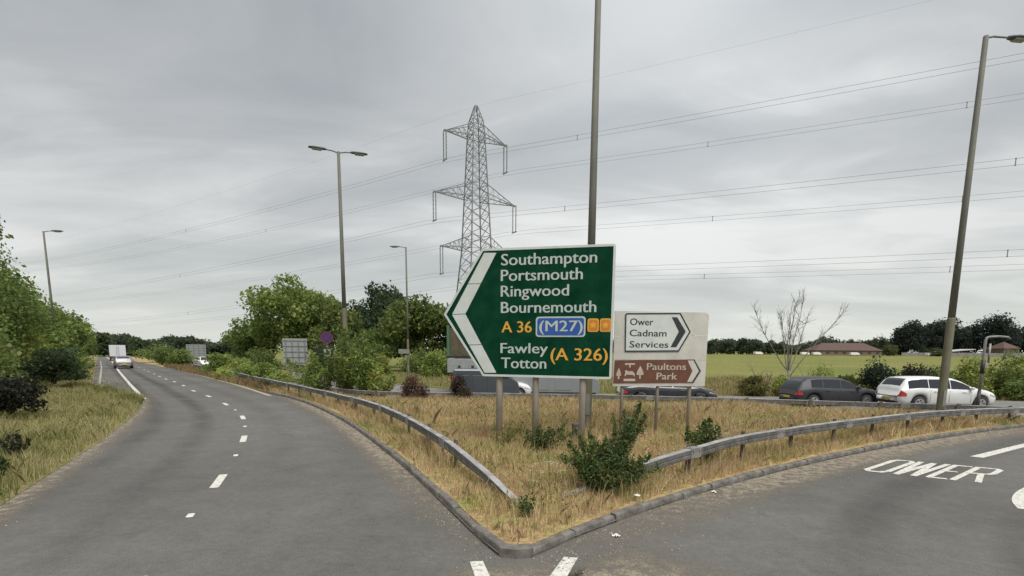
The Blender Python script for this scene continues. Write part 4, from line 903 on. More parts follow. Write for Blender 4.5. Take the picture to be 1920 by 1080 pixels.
building('brick_house', 'small brick house end between the dark conifers at the right edge', 'house', 258, 268, 0.75, 9, 9, 4.2, 3.6, RWALL, RROOF, 0.1, 3, group=None)
building('farm_shed', 'open shed with a pale sloping roof behind the right lamp column', 'shed', 229, 264, 0.75, 13, 8, 2.1, 1.3, M('shed_wall', (0.06, 0.06, 0.06), 0.9), M('shed_roof', (0.42, 0.43, 0.43), 0.6, var=0.1), 0.0, 0, mono=True)
def long_fence():
    t = thing('field_fence', 'grey boarded fence along the far edge of the field', 'fence', (232, 256, 0.75)); gm = M('fence_grey', (0.20, 0.19, 0.18), 0.9, var=0.2, scale=.6)
    m = MB(); m.box((0, 0, .9), (3.9, .06, 1.75)); me = m.mesh('fence_panel', gm); pm = MB(); pm.box((0, .1, .95), (.15, .15, 1.95)); pme = pm.mesh('post', gm)
    for i in range(17): link('fence_panel', me, t, (-34 + i * 4, 0, 0)); link('post', pme, t, (-36 + i * 4, 0, 0))
long_fence()
vw = carpaint('paint_far_white', (0.70, 0.70, 0.68), 0, .3); far_van = van('parked_van', 'leftmost white van parked beyond the field, left of the bare tree', (126.5, 262, 0.8), 0.2, vw, 'white vans beyond the field', 4.2, 1.8, 1.6)
for i, (x, y, a, lb) in enumerate(((149.5, 260, 0.0, 'white van parked beyond the field just right of the bare tree trunk'), (156.0, 261, 0.1, 'white van parked beyond the field beside the red roofed building left end'), (173.5, 258, -.1, 'white van parked in front of the long red roofed building'), (208, 253, 0.1, 'white van parked in front of the field fence left of the right lamp column'))):
    c = copy_tree(far_van); c.location = (x, y, 0.8); c.rotation_euler.z = a; c['label'] = lb
#PART3

# ------------------------------------------------------------------ vegetation
def leaf_mesh(name, C, size, col, rng, aspect=0.55, var=0.22, hue=0.12, up=0.0, lobe_tint=None, mat=None):
    """one four-cornered leaf per centre, each with its own direction, size and colour"""
    n = len(C); nr = rng.normal(size=(n, 3)); nr[:, 2] += up; nr /= np.linalg.norm(nr, axis=1)[:, None]
    a = np.cross(nr, rng.normal(size=(n, 3))); a /= np.linalg.norm(a, axis=1)[:, None] + 1e-9; b = np.cross(nr, a)
    s = size * np.clip(rng.lognormal(-.05, .38, n), .35, 2.2)[:, None]; a = a * s * 0.5; b = b * s * 0.5 * aspect
    V = np.stack([C - a, C + b + nr * s * .08, C + a, C - b + nr * s * .08], 1).reshape(-1, 3)
    F = np.arange(4 * n).reshape(n, 4)
    k = np.clip(1 + rng.normal(0, var, n), 0.35, 1.9)[:, None]
    c = np.array(col)[None, :] * k; h = rng.normal(0, hue, n); c[:, 0] *= 1 + h; c[:, 2] *= 1 - h * .5
    if lobe_tint is not None: c *= lobe_tint
    return npmesh(name, V, F, mat or LEAF, np.repeat(np.clip(c, 0.003, 0.9), 4, 0))
def crown_points(rng, W, D, H, zc0, nleaf, lobes, rl, shape='round', hollow=0.35):
    """leaf centres in many uneven lobes inside a crown; returns points and lobe index"""
    cs = []
    while len(cs) < lobes:
        p = rng.uniform(-1, 1, 3)
        if p @ p > 1: continue
        if shape == 'cone':
            t = (p[2] + 1) / 2; k = (1 - t) ** 0.62 * 0.95 + 0.06
            if p[0] ** 2 + p[1] ** 2 > k * k: continue
        elif shape == 'dome':
            p[2] = abs(p[2]) * 1.0 * 2 - 1
            if (p[0] ** 2 + p[1] ** 2) > 1 - max(0, p[2] * .5 + .5) ** 2.2: continue
        elif p @ p < 0.12: continue
        cs.append(p)
    cs = np.array(cs); R = rl * rng.uniform(0.65, 1.3, lobes)
    idx = rng.choice(lobes, nleaf, p=R ** 2 / (R ** 2).sum()); d = rng.normal(size=(nleaf, 3)); d /= np.linalg.norm(d, axis=1)[:, None]
    r = (hollow + (1 - hollow) * rng.random(nleaf) ** 0.6); r *= 1 + 0.17 * rng.normal(size=nleaf) * (rng.random(nleaf) < .3); ou = rng.random(nleaf) < .04; r = np.where(ou, 1 + np.abs(rng.normal(0, .14, nleaf)), r)
    P = cs[idx] * (1 - rl * .75) + d * (r * R[idx])[:, None]
    P = P * np.array([W / 2, D / 2, H / 2]) + np.array([0, 0, zc0 + H / 2])
    return P, idx, (cs * (1 - rl * .75)) * np.array([W / 2, D / 2, H / 2]) + np.array([0, 0, zc0 + H / 2])
def limbs(m, rng, th, r, targets, base=(0, 0, 0), k=9):
    b = Vector(base); top = Vector((base[0] + rng.normal(0, .1), base[1] + rng.normal(0, .1), base[2] + th))
    m.tube([b, b.lerp(top, .15), b.lerp(top, .6), top], [r * 1.25, r, r * .85, r * .7], 8)
    T = targets[rng.permutation(len(targets))[:k]]
    for t in T:
        t = Vector(t); s = b.lerp(top, rng.uniform(.65, 1)); mid = s.lerp(t, .5) + Vector((rng.normal(0, .12), rng.normal(0, .12), .25)) * (t - s).length * .3
        m.tube([s, mid, t], [r * .5, r * .3, r * .1], 5)
def tree(name, label, x, y, z0, H, W, th=1.5, nleaf=6000, leaf=0.3, col=(0.075, 0.115, 0.032), lobes=26, rl=0.34, shape='round', group=None, seed=0, cat='tree', hollow=.35, D=None, var=.22, aspect=.6, bark=None):
    rng = np.random.default_rng(1000 + seed); r = thing(name, label, cat, (x, y, z0), rng.uniform(0, 6.28) if D is None else 0, group)
    cz = th * 0.55; P, idx, cs = crown_points(rng, W, D or W, H - cz, cz, nleaf, lobes, rl, shape, hollow); P = P[P[:, 2] > 0.05]; idx = idx[:len(P)]
    tint = np.clip(1 + rng.normal(0, .13, lobes), .65, 1.4)[idx][:, None] * np.array([[1, 1, 1]])
    link('crown', leaf_mesh('crown', P, leaf, col, rng, lobe_tint=tint, var=var, aspect=aspect), r)
    m = MB(); limbs(m, rng, max(th, H * .35), max(.05, H * .019), cs, k=10); m.build('trunk', bark or BARK, r, True)
    return r
def bush(name, label, x, y, z0, H, W, nleaf=3500, leaf=0.12, col=(0.07, 0.11, 0.03), lobes=16, rl=.42, group=None, seed=0, D=None, shape='dome', aspect=.6, var=.24, cat='bush', stems=9):
    rng = np.random.default_rng(5000 + seed); r = thing(name, label, cat, (x, y, z0), 0, group)
    P, idx, cs = crown_points(rng, W, D or W, H, 0.02, nleaf, lobes, rl, shape, .2); P[:, 2] = np.abs(P[:, 2])
    tint = np.clip(1 + rng.normal(0, .13, lobes), .65, 1.4)[idx][:, None]
    link('foliage', leaf_mesh('foliage', P, leaf, col, rng, lobe_tint=tint, var=var, aspect=aspect), r)
    m = MB()
    for t in cs[:stems]: m.tube([(rng.normal(0, .06), rng.normal(0, .06), -.05), (t[0] * .5, t[1] * .5, t[2] * .6), tuple(t)], [.022, .015, .006], 5)
    m.build('stems', BARK, r); return r
def spray_bush(name, label, x, y, z0, shoots, nleaf, leaf, col, seed, spread=(1, 1), group=None, cat='bush', aspect=.45, fill=0):
    """upright leafy shoots: shoots = [(dx, dy, height, width)]"""
    rng = np.random.default_rng(7000 + seed); r = thing(name, label, cat, (x, y, z0), 0, group); C = []; m = MB(); tw = []
    tot = sum(s[2] * s[3] for s in shoots)
    for dx, dy, h, w in shoots:
        k = int(nleaf * h * w / tot); t = rng.random(k) ** 0.75; bend = np.stack([dx * t ** 1.2, dy * t ** 1.2, h * t], 1)
        rad = w * .5 * np.sqrt(rng.random(k)) * np.clip(np.sin(np.pi * np.clip(t * .86 + .1, 0, 1)), .12, 1); q = rng.uniform(0, 6.283, k)
        C.append(bend + np.stack([rad * np.cos(q), rad * np.sin(q), rng.normal(0, .05, k)], 1)); tw.append(np.full(k, 1 + rng.normal(0, .10)))
        for b in range(4):
            f = rng.uniform(.3, .95); a = rng.uniform(0, 6.28); e = Vector((dx * f ** 1.2 + math.cos(a) * w * .4, dy * f ** 1.2 + math.sin(a) * w * .4, h * min(1, f + .18))); f0 = f * .75
            m.tube([(dx * f0 ** 1.2, dy * f0 ** 1.2, h * f0), tuple(e)], [.008, .003], 4)
        m.tube([(0 + rng.normal(0, .05), rng.normal(0, .05), -.05), (dx * .3, dy * .3, h * .4), (dx, dy, h)], [.02, .013, .004], 5)
    C = np.concatenate(C); C[:, 2] = np.abs(C[:, 2]) + .02
    link('foliage', leaf_mesh('foliage', C, leaf, col, rng, aspect=aspect, lobe_tint=np.concatenate(tw)[:, None], hue=.22, var=.32), r); m.build('stems', BARK, r); return r

G1 = (0.201, 0.260, 0.070); G2 = (0.156, 0.210, 0.063); GD = (0.069, 0.098, 0.045); GY = (0.256, 0.299, 0.076); GO = (0.150, 0.190, 0.058)
# left hedgerow bank
hedge = [(-27.5, 25.2, 10.9, 6.0, 0.155, GO, 'tall thin-crowned tree at the left edge, sky showing through its top', .55),
    (-30.5, 29.6, 8.9, 5.4, 0.18, G2, 'round green hedge tree second from the left edge along the bank', 1), (-33.8, 34.6, 7.9, 5.6, 0.20, G1, 'bright green hedge tree just left of the street lamp foot', 1),
    (-38.8, 40.5, 7.1, 5.6, 0.22, G2, 'green hedge tree standing directly under the left street lamp', 1), (-44.3, 48, 7.0, 6.0, 0.25, G1, 'green hedge tree to the right of the left street lamp', 1),
    (-50.5, 56, 6.9, 6.2, 0.28, G2, 'mid green hedge tree where the bank slopes down, second right of the lamp', 1), (-57.5, 65, 6.7, 6.6, 0.32, G1, 'hedge tree above the start of the hard shoulder line', 1),
    (-65.5, 75.5, 6.6, 7.0, 0.36, G2, 'dark leafy hedge tree close left of the white lorry', 1), (-77.5, 88, 6.2, 7.5, 0.4, GD, 'farthest dark hedge tree of the bank, left of the white lorry', 1)]
for i, (x, y, h, w, lf, c, lb, dens) in enumerate(hedge):
    zz = float(z_left(np.array([[x, y]]))[0]) - .1
    tree('hedge_tree', lb, x, y, zz, h - zz, w, 0.5, int(8500 * dens), lf, c, 30 if dens == 1 else 22, .36 if dens == 1 else .26, group='trees of the left roadside hedge', seed=i, hollow=.3)
under = [(-24.6, 22.0, 3.6, 4.4, .15, G2, 'lower green shrub in front of the thin tree at the left edge'), (-28.8, 27.4, 3.6, 4.6, .16, GO, 'olive shrub with brownish leaves low in the hedge behind the dark bush'), (-29.8, 31.0, 4.2, 4.0, .16, GY, 'yellow green shrub low in the hedge above the dark rounded bush'),
    (-33.0, 35.6, 4.2, 4.2, .18, G1, 'green shrub at the foot of the hedge left of the shoulder'), (-37.6, 41.6, 4.2, 4.2, .2, GD, 'dark shrub at the foot of the hedge under the lamp'), (-43.0, 48.6, 3.9, 4.2, .22, G2, 'shrub at the hedge foot beside the far shoulder line'), (-35, 30, 7.6, 6.5, .24, G2, 'taller green tree standing behind the left hedge front')]
for i, (x, y, h, w, lf, c, lb) in enumerate(under):
    bush('hedge_shrub', lb, x, y, float(z_left(np.array([[x, y]]))[0]) - .1, h, w, 5200, lf, c, 22, .38, 'shrubs of the left roadside hedge', 30 + i)
for k, (x, y, h, w, lf, c, lb) in enumerate([(-20.6, 18.6, 2.9, 3.6, .12, G2, 'green shrub behind the purplish bramble bush at the left edge'), (-22.6, 20.6, 4.6, 4.2, .14, GO, 'tall olive shrub filling the left edge below the thin tree'), (-24.9, 24.0, 2.3, 3.0, .12, G1, 'bright green shrub left of the dark rounded bramble bush'), (-26.6, 24.0, 5.6, 5.0, .16, G2, 'thick green shrub at the foot of the thin tree'), (-30.2, 33.6, 3.0, 3.2, .15, G1, 'green shrub just behind the dark rounded bramble bush')]):
    bush('hedge_shrub', lb, x, y, float(z_left(np.array([[x, y]]))[0]) - .1, h, w, 7000, lf, c, 26, .36, 'shrubs of the left roadside hedge', 400 + k)
bush('dark_bush', 'dark rounded bramble bush on the left verge at the mouth of the hard shoulder', -25.6, 28.2, .5, 2.25, 3.4, 9000, .11, GD, 24, .34, None, 50)
bush('dark_bush', 'dark purplish bramble bush at the left edge of the picture', -15.95, 15.9, .4, 1.45, 2.1, 6500, .085, (0.036, 0.040, 0.028), 20, .36, None, 51)
spray_bush('weed_clump', 'small dark weed clump near the kerb at the lower left', -10.75, 10.7, .1, [(.1, 0, .5, .3), (-.15, .05, .42, .3), (.3, .05, .35, .25), (-.35, 0, .35, .25)], 700, .07, (0.05, 0.055, 0.032), 52)
spray_bush('weed_clump', 'green weed clump at the very left edge beside the road', -9.35, 8.95, .08, [(.1, 0, .38, .3), (-.15, .05, .32, .3), (-.4, 0, .3, .3)], 700, .07, (0.06, 0.095, 0.035), 53)
# trees beyond the far carriageway
tree('broad_tree', 'broad open-crowned green tree left of the double armed lamp', -29.6, 70, -.3, 12.6, 15.0, 3.0, 19000, .38, G1, 52, .26, 'round', 'trees beyond the far carriageway', 60, hollow=.25)
tree('broad_tree', 'lower green tree on the left shoulder of the broad tree', -37.0, 72, -.3, 8.6, 9.0, 1.5, 9000, .36, G2, 30, .30, 'round', 'trees beyond the far carriageway', 61)
tree('broad_tree', 'light green tree between the broad tree and the dark tree', -22.6, 66, -.3, 9.6, 7.6, 1.2, 9500, .36, GO, 24, .32, 'round', 'trees beyond the far carriageway', 62)
tree('dark_tree', 'dark green tree with ragged double top right of the double armed lamp', -18.6, 71, -.3, 12.0, 10.0, .9, 17000, .38, (0.060, 0.092, 0.046), 36, .30, 'round', 'trees beyond the far carriageway', 63, hollow=.25)
tree('broad_tree', 'wide green tree with olive top behind the slim lamp, left of the green sign', -10.6, 60, -.3, 9.3, 10.2, 1.2, 14000, .34, GO, 36, .31, 'round', 'trees beyond the far carriageway', 64)
tree('broad_tree', 'green tree mostly hidden behind the point of the green sign', -5.0, 58, -.3, 8.8, 7.5, 1.5, 7500, .32, G1, 26, .32, 'round', 'trees beyond the far carriageway', 65)
tree('broad_tree', 'lower green tree in front of the dark tree and the slim lamp', -15.4, 58, -.3, 5.0, 6.6, .4, 9000, .28, G2, 24, .34, 'round', 'trees beyond the far carriageway', 66)
for i, (x, y, h, w, c, lb) in enumerate([(-30.5, 62, 3.2, 5.5, G2, 'low shrub at the foot of the broad tree left of the sign back'), (-21.5, 58.5, 3.6, 4.2, GD, 'dark shrub right of the grey sign back'), (-13.0, 49.0, 2.6, 3.6, GY, 'yellow green shrub beyond the far carriageway right of the saplings'),
        (-6.6, 46.5, 3.0, 4.0, G1, 'green shrub at the foot of the trees right of the slim lamp'), (-3.6, 42.5, 2.9, 2.8, GY, 'bright shrub beyond the road left of the lorry'), (2.5, 45, 3.2, 7.0, G2, 'green shrub behind the lorry, hidden by the green sign'), (-37.5, 71, 2.6, 6.0, G2, 'low shrub at the left foot of the tree group'), (-9.6, 51.5, 3.4, 4.2, G2, 'mid green shrub directly behind the slim lamp column')]):
    bush('roadside_shrub', lb, x, y, -.25, h, w, 4800, .17, c, 20, .40, 'shrubs beyond the far carriageway', 70 + i)
# saplings and shrubs in the median
def sapl(label, x, y, h, w, c, seed, n=2600, leaf=.12):
    w *= 1.35; n = int(n * 1.5)
    rng = np.random.default_rng(seed); sh = [(0, 0, h, w * .6)] + [(rng.uniform(-.5, .5) * w, rng.uniform(-.4, .4) * w, h * rng.uniform(.55, .92), w * .5) for _ in range(7)]
    spray_bush('sapling', label, x, y, 0.0, sh, n, leaf, c, seed, group='saplings in the median')
sapl('leafy sapling left of the no-stopping sign post', -10.55, 26.9, 2.2, 1.6, G1, 90)
sapl('tall leafy sapling wrapped round the double armed lamp column', -8.65, 26.3, 3.5, 1.6, GO, 91, 3600)
sapl('bright green sapling right of the double armed lamp column', -7.45, 25.9, 2.9, 1.8, G1, 92, 3600)
sapl('low weedy sapling between the lamp saplings and the red-brown bush', -6.6, 25.0, 1.6, 1.2, GY, 93, 1800)
sapl('thin leafy sapling partly covering the no-stopping sign', -9.72, 26.7, 2.75, .55, G2, 95, 700)
sapl('dark leafy sapling right behind the no-stopping sign post', -9.15, 27.6, 2.5, 1.3, G2, 94, 2600)
for i, (x, y, h, w, c, lb) in enumerate([(-11.9, 29.2, 1.25, 1.0, GY, 'small thin sapling behind the barrier left of the no-stopping sign'), (-14.1, 31.0, 1.3, 2.2, GY, 'weedy shrub behind the crash barrier, third left of the no-stopping sign'), (-16.2, 33.6, 1.7, 2.4, G1, 'fresh green shrub behind the crash barrier below the grey sign back'), (-19.6, 37.6, 1.7, 3.0, G1, 'green shrub on the median where the barrier is overgrown'),
        (-22.8, 41.2, 2.0, 3.2, GY, 'yellow green shrub on the median, right of the white car'), (-26.8, 46.2, 2.3, 3.2, G1, 'taller green shrub on the median beside the white car'), (-34.4, 57.0, .7, 2.4, GO, 'olive shrub on the median below the white car'), (-42.5, 65.0, 2.6, 4.0, G2, 'dense shrub on the median left of the white car'), (-49.5, 72.6, 3.0, 5.0, G2, 'distant shrub on the median right of the silver car'), (-59, 84, 3.4, 6.5, G2, 'farthest median shrub right of the white lorry')]):
    bush('median_shrub', lb, x, y, -.05, h, w, 3000, .10 + .0016 * y, c, 16, .42, 'shrubs along the median', 100 + i)
# reddish bushes in the island
RB = (0.12, 0.070, 0.055)
bush('red_brown_bush', 'red-brown bush on the island left of the green sign point', -4.55, 23.1, -.02, 1.55, 1.55, 4200, .075, RB, 20, .38, None, 120)
bush('red_brown_bush', 'red-brown bush in front of the lorry under the green sign point', -2.35, 23.0, -.04, 1.5, 1.35, 3800, .075, (0.075, 0.058, 0.045), 18, .38, None, 121)
# the bush at the nose of the island
spray_bush('island_bush', 'large dark green bush at the front of the island below the green sign', 1.62, 8.35, .12,
    [(-.66, .0, .80, .36), (-.48, -.05, .92, .34), (-.30, .05, .80, .36), (-.12, .1, .72, .36), (.10, .05, .78, .30), (.34, .05, 1.18, .26), (.52, .0, 1.48, .22), (.64, .08, 1.30, .20), (.44, .1, 1.0, .3), (.1, -.2, .60, .5), (-.3, -.22, .58, .5), (.70, -.05, .62, .36), (-.80, -.1, .62, .3), (.38, -.2, .55, .45), (-.30, .15, .98, .30), (.14, .15, 1.05, .26), (-.05, -.05, .9, .3), (.90, .0, .42, .4), (-.15, -.3, .40, .5), (.22, -.3, .36, .5), (.55, -.2, .40, .5), (-.5, -.2, .42, .5), (-.1, -.05, .55, .8), (-.35, -.1, .5, .7), (.3, 0, .5, .7), (-.55, -.1, .6, .6), (.55, -.1, .5, .6), (0, -.15, .5, 1.0)], 19000, .052, (0.112, 0.150, 0.052), 130, aspect=.42)
spray_bush('island_bush', 'small green bush overhanging the right crash barrier', 4.15, 10.75, .15, [(-.35, 0, .62, .5), (0, 0, .8, .5), (.3, -.05, .7, .5), (.6, -.1, .5, .45), (-.1, -.1, .5, .6), (.15, .1, .9, .35)], 2800, .055, (0.068, 0.110, 0.032), 131)
spray_bush('weed_clump', 'green weeds at the foot of the middle green sign post', 0.62, 11.5, .13, [(-.3, 0, .5, .4), (0, 0, .6, .4), (.3, 0, .55, .4), (.6, .1, .6, .4), (.9, .1, .5, .4)], 1500, .06, (0.085, 0.12, 0.035), 132)
spray_bush('weed_clump', 'loose yellow green weeds between the left and middle green sign posts', -.15, 12.3, .16, [(-.3, 0, .45, .4), (.1, .1, .4, .4), (.4, -.1, .5, .4)], 700, .05, (0.20, 0.22, 0.06), 134)
spray_bush('weed_clump', 'feathery green weeds at the foot of the cream sign left post', 2.75, 12.2, .17, [(-.3, 0, .75, .4), (0, 0, .9, .35), (.3, .1, .7, .4), (.55, 0, .5, .4)], 1300, .05, (0.14, 0.17, 0.06), 135)
spray_bush('weed_clump', 'small green weed tuft just in front of the ramped barrier end', 0.22, 7.0, .12, [(0, 0, .3, .2), (.1, 0, .22, .2), (-.1, 0, .25, .2)], 260, .05, (0.085, 0.125, 0.035), 133)
# right side: bare tree, hedge behind the queue
def bare_tree():
    rng = np.random.default_rng(41); r = thing('bare_tree', 'leafless tree with fanning grey branches beyond the queue right of the cream sign', 'tree', (17.8, 32.6, -.3))
    tr, big, tw = MB(), MB(), MB(); tr.tube([(0, 0, 0), (.03, 0, .6), (0, 0, 1.5)], [.10, .08, .065], 8)
    def wander(p, d, L, n, w, lift=.03):
        pts = [np.array(p, float)]; d = np.array(d, float) / np.linalg.norm(d)
        for k in range(n): d = d + rng.normal(0, w, 3); d[2] += lift; d /= np.linalg.norm(d); pts.append(pts[-1] + d * L / n)
        return pts, d
    limbs_ = [((-.80, .1, 1.0), 4.3, 1.4), ((-.22, -.15, 1.0), 4.2, 1.5), ((-.05, .2, 1.0), 3.6, 1.45), ((.20, .1, 1.0), 4.3, 1.5), ((.60, -.1, 1.0), 4.7, 1.0), ((-.45, .2, 1.0), 3.4, 1.3), ((.42, .2, 1.0), 3.5, 1.3)]
    for d, L, z in limbs_:
        P, _ = wander((0, 0, z), d, L, 7, .06); big.tube(P, [.034 * (1 - .82 * k / 7) + .004 for k in range(8)], 5, False)
        for b in range(11):
            t = rng.uniform(.28, 1); k = min(6, int(t * 7)); q = P[k] + (P[k + 1] - P[k]) * (t * 7 - k); e = (P[k + 1] - P[k]) / np.linalg.norm(P[k + 1] - P[k]) + rng.normal(0, .42, 3) + np.array([0, 0, .2])
            Q2, _ = wander(q, e, rng.uniform(.6, 1.35) * (1.15 - .4 * t), 4, .12, .05); big.tube(Q2, [.014, .011, .009, .007, .005], 4, False)
            for c in range(5):
                k2 = int(rng.integers(1, 4)); s = Q2[k2]; f = Q2[k2 + 1] - Q2[k2]; f = f / np.linalg.norm(f) + rng.normal(0, .5, 3) + np.array([0, 0, .2]); Q3, _ = wander(s, f, rng.uniform(.25, .6), 2, .15, .05); tw.tube(Q3, [.006, .005, .004], 3, False)
    tr.build('trunk', BAREBARK, r, True); stuff(big.build('branches', BAREBARK, r)); stuff(tw.build('twigs', BAREBARK, r)); r.scale = (1.02, 1, 1.07)
bare_tree()
def bare_shoots(label, x, y, n, h, seed):
    rng = np.random.default_rng(seed); r = thing('dead_shrub', label, 'bush', (x, y, -.25)); m = MB(); t = MB()
    for i in range(n):
        a = rng.uniform(0, 6.28); L = h * rng.uniform(.6, 1.1); e = np.array([math.cos(a) * L * .7, math.sin(a) * L * .3, L]); mid = e * .5 + rng.normal(0, .1, 3); m.tube([(0, 0, 0), mid, e], [.03, .02, .008], 4)
        for k in range(5):
            s = mid + (e - mid) * rng.random(); t.tube([s, s + rng.normal(0, .25, 3) + np.array([0, 0, .15])], [.009, .004], 3)
    stuff(m.build('branches', BAREBARK, r)); stuff(t.build('twigs', BAREBARK, r))
bare_shoots('low dead brown shrub just left of the bare tree trunk', 15.7, 31.2, 11, 1.7, 140)
bare_shoots('low dead brown shrub just right of the bare tree trunk', 18.9, 31.6, 7, 1.8, 141)
rh = [(14.6, 30.6, 1.1, 2.2, (0.13, 0.125, 0.042), 'low yellowish shrub left of the dead shrub beyond the queue'), (16.6, 30.4, 1.25, 2.4, GY, 'yellow green shrub behind the tail of the dark hatchback'), (18.6, 30.3, 1.9, 2.4, GY, 'bright yellow green shrub at the foot of the bare tree'),
      (20.6, 31.0, 1.5, 2.6, (0.12, 0.14, 0.04), 'pale shrub between the bare tree and the dark bramble'), (22.0, 29.9, 2.35, 2.6, (0.030, 0.045, 0.028), 'dark bramble bush between the two queuing cars'), (23.6, 29.6, 2.25, 2.2, (0.045, 0.040, 0.032), 'dark purplish bramble bush above the white estate car tail'), (25.4, 29.9, 2.0, 2.4, G2, 'green shrub behind the roof of the white estate car'),
      (26.6, 29.3, 2.5, 2.6, GY, 'bright yellow green shrub right of the tall right lamp column'), (28.2, 29.0, 2.7, 2.6, (0.115, 0.15, 0.04), 'leafy green shrub behind the bracket post'), (29.6, 29.6, 2.4, 2.8, GY, 'yellow green shrub at the right edge behind the white bonnet'), (27.9, 27.6, 1.3, 2.2, G2, 'low dark green shrub in front of the white estate car nose'), (31.4, 29.4, 2.6, 3.0, G1, 'green shrub cut by the right edge of the picture')]
for i, (x, y, h, w, c, lb) in enumerate(rh):
    bush('hedge_shrub', lb, x, y, -.25, h + .25, w, 4200, .11, c, 18, .42, 'shrubs of the hedge behind the queue', 150 + i)
# far tree lines: a few crown shapes, copied with their parts
def far_proto(seed, H, W, col, leaf, n, shape='round', th=1.5, rl=.34): return tree('far_tree', 'x', 0, 0, 0, H, W, th, n, leaf, col, 22, rl, shape, 'trees on the skyline', seed, hollow=.3, var=.16)
FD = (0.075, 0.098, 0.060); FG = (0.092, 0.121, 0.062)
protos = [far_proto(200, 9, 9, FD, .8, 2000, 'dome', .3, .4), far_proto(201, 9, 7.5, FG, .75, 2000, 'dome', .3, .42), far_proto(202, 9, 8.5, FD, .8, 2000, 'dome', .3, .38)]
used = set()
def far(k, x, y, z, H, W, label, group):
    p = protos[k]; o = p if k not in used else copy_tree(p); used.add(k); o.location = (x, y, z); s = H / 9; o.scale = (W / 8.3, W / 8.3, s); o.rotation_euler.z = random.uniform(0, 6.28); o['label'] = label; o['group'] = group
rngf = np.random.default_rng(9); i = 0
WL = 'distant skyline tree far beyond the left road and median'
for u in np.arange(172, 462, 9.5):
    Y = rngf.uniform(170, 225); x = (u - 960) / 945 * Y; H = 2.5 + (652.0 - (630 + 7 * math.sin(u * .05) + rngf.uniform(-4, 5)) + (6 if 195 < u < 225 else 0)) / 945 * Y * 1.0 + .6
    if 225 < u < 268: H += 1.3
    far(int(rngf.integers(0, 3)), x, Y, -.6, H, rngf.uniform(8, 12), WL, 'wood on the left skyline'); i += 1
WR = 'distant tree of the low dark line at the far edge of the field'
for u in np.arange(1120, 1690, 11.0):
    Y = rngf.uniform(283, 305); x = (u - 960) / 945 * Y; v = np.interp(u, [1120, 1330, 1400, 1450, 1475, 1540, 1580, 1610, 1640, 1690], [634, 632, 631, 637, 645, 629, 634, 638, 630, 640]) + rngf.uniform(-4, 4)
    hz = 656 + (u - 960) * .007
    far(int(rngf.integers(0, 3)), x, Y, .7, 2.5 + (hz - v) / 945 * Y - .7, rngf.uniform(7, 11), WR, 'tree line beyond the field')
for (u, v, w, Y, shape, lb) in ((1690, 592, 46, 280, 'cone', 'dark conifer at the left end of the conifer belt behind the field'), (1716, 604, 44, 282, 'round', 'dark conifer second from the left in the belt behind the field'), (1742, 598, 46, 284, 'round', 'dark flat-topped conifer left of the right lamp column'), (1768, 598, 44, 281, 'round', 'dark conifer directly behind the right lamp column'), (1798, 612, 46, 285, 'cone', 'lower dark conifer between the lamp column and the tall broad one'),
        (1845, 581, 62, 279, 'cone', 'tall broad dark conifer behind the bracket post'), (1872, 602, 50, 284, 'cone', 'dark conifer on the right shoulder of the tall broad one'), (1925, 602, 50, 280, 'cone', 'dark conifer cut by the right edge of the picture'), (1972, 596, 56, 283, 'cone', 'dark conifer just outside the right edge')):
    x = (u - 960) / 945 * Y; hz = 656 + (u - 960) * .007; H = 2.5 + (hz - v) / 945 * Y - .7
    if u > 1960: continue
    tree('dark_conifer', lb, x, Y, .7, H, w / 945 * Y * 1.5, 0.6, 8000, .9, (0.034, 0.046, 0.036), 34, .34, shape, 'dark conifers behind the field', int(u), var=.16)
for i, (u, v, w, Y, c, lb) in enumerate(((1645, 628, 36, 272, (0.055, 0.075, 0.038), 'rounded green tree left of the conifer belt'), (1662, 642, 30, 262, (0.11, 0.125, 0.05), 'pale green shrub at the right end of the red roofed building'), (1747, 651, 28, 252, (0.095, 0.11, 0.045), 'rounded olive shrub in front of the field fence'), (1725, 648, 24, 262, (0.05, 0.065, 0.035), 'dark shrub behind the field fence'))):
    x = (u - 960) / 945 * Y; hz = 656 + (u - 960) * .007; bush('field_shrub', lb, x, Y, .7, 2.5 + (hz - v) / 945 * Y - .7, w / 945 * Y, 1800, .6, c, 14, .42, 'shrubs at the field edge', 300 + i)

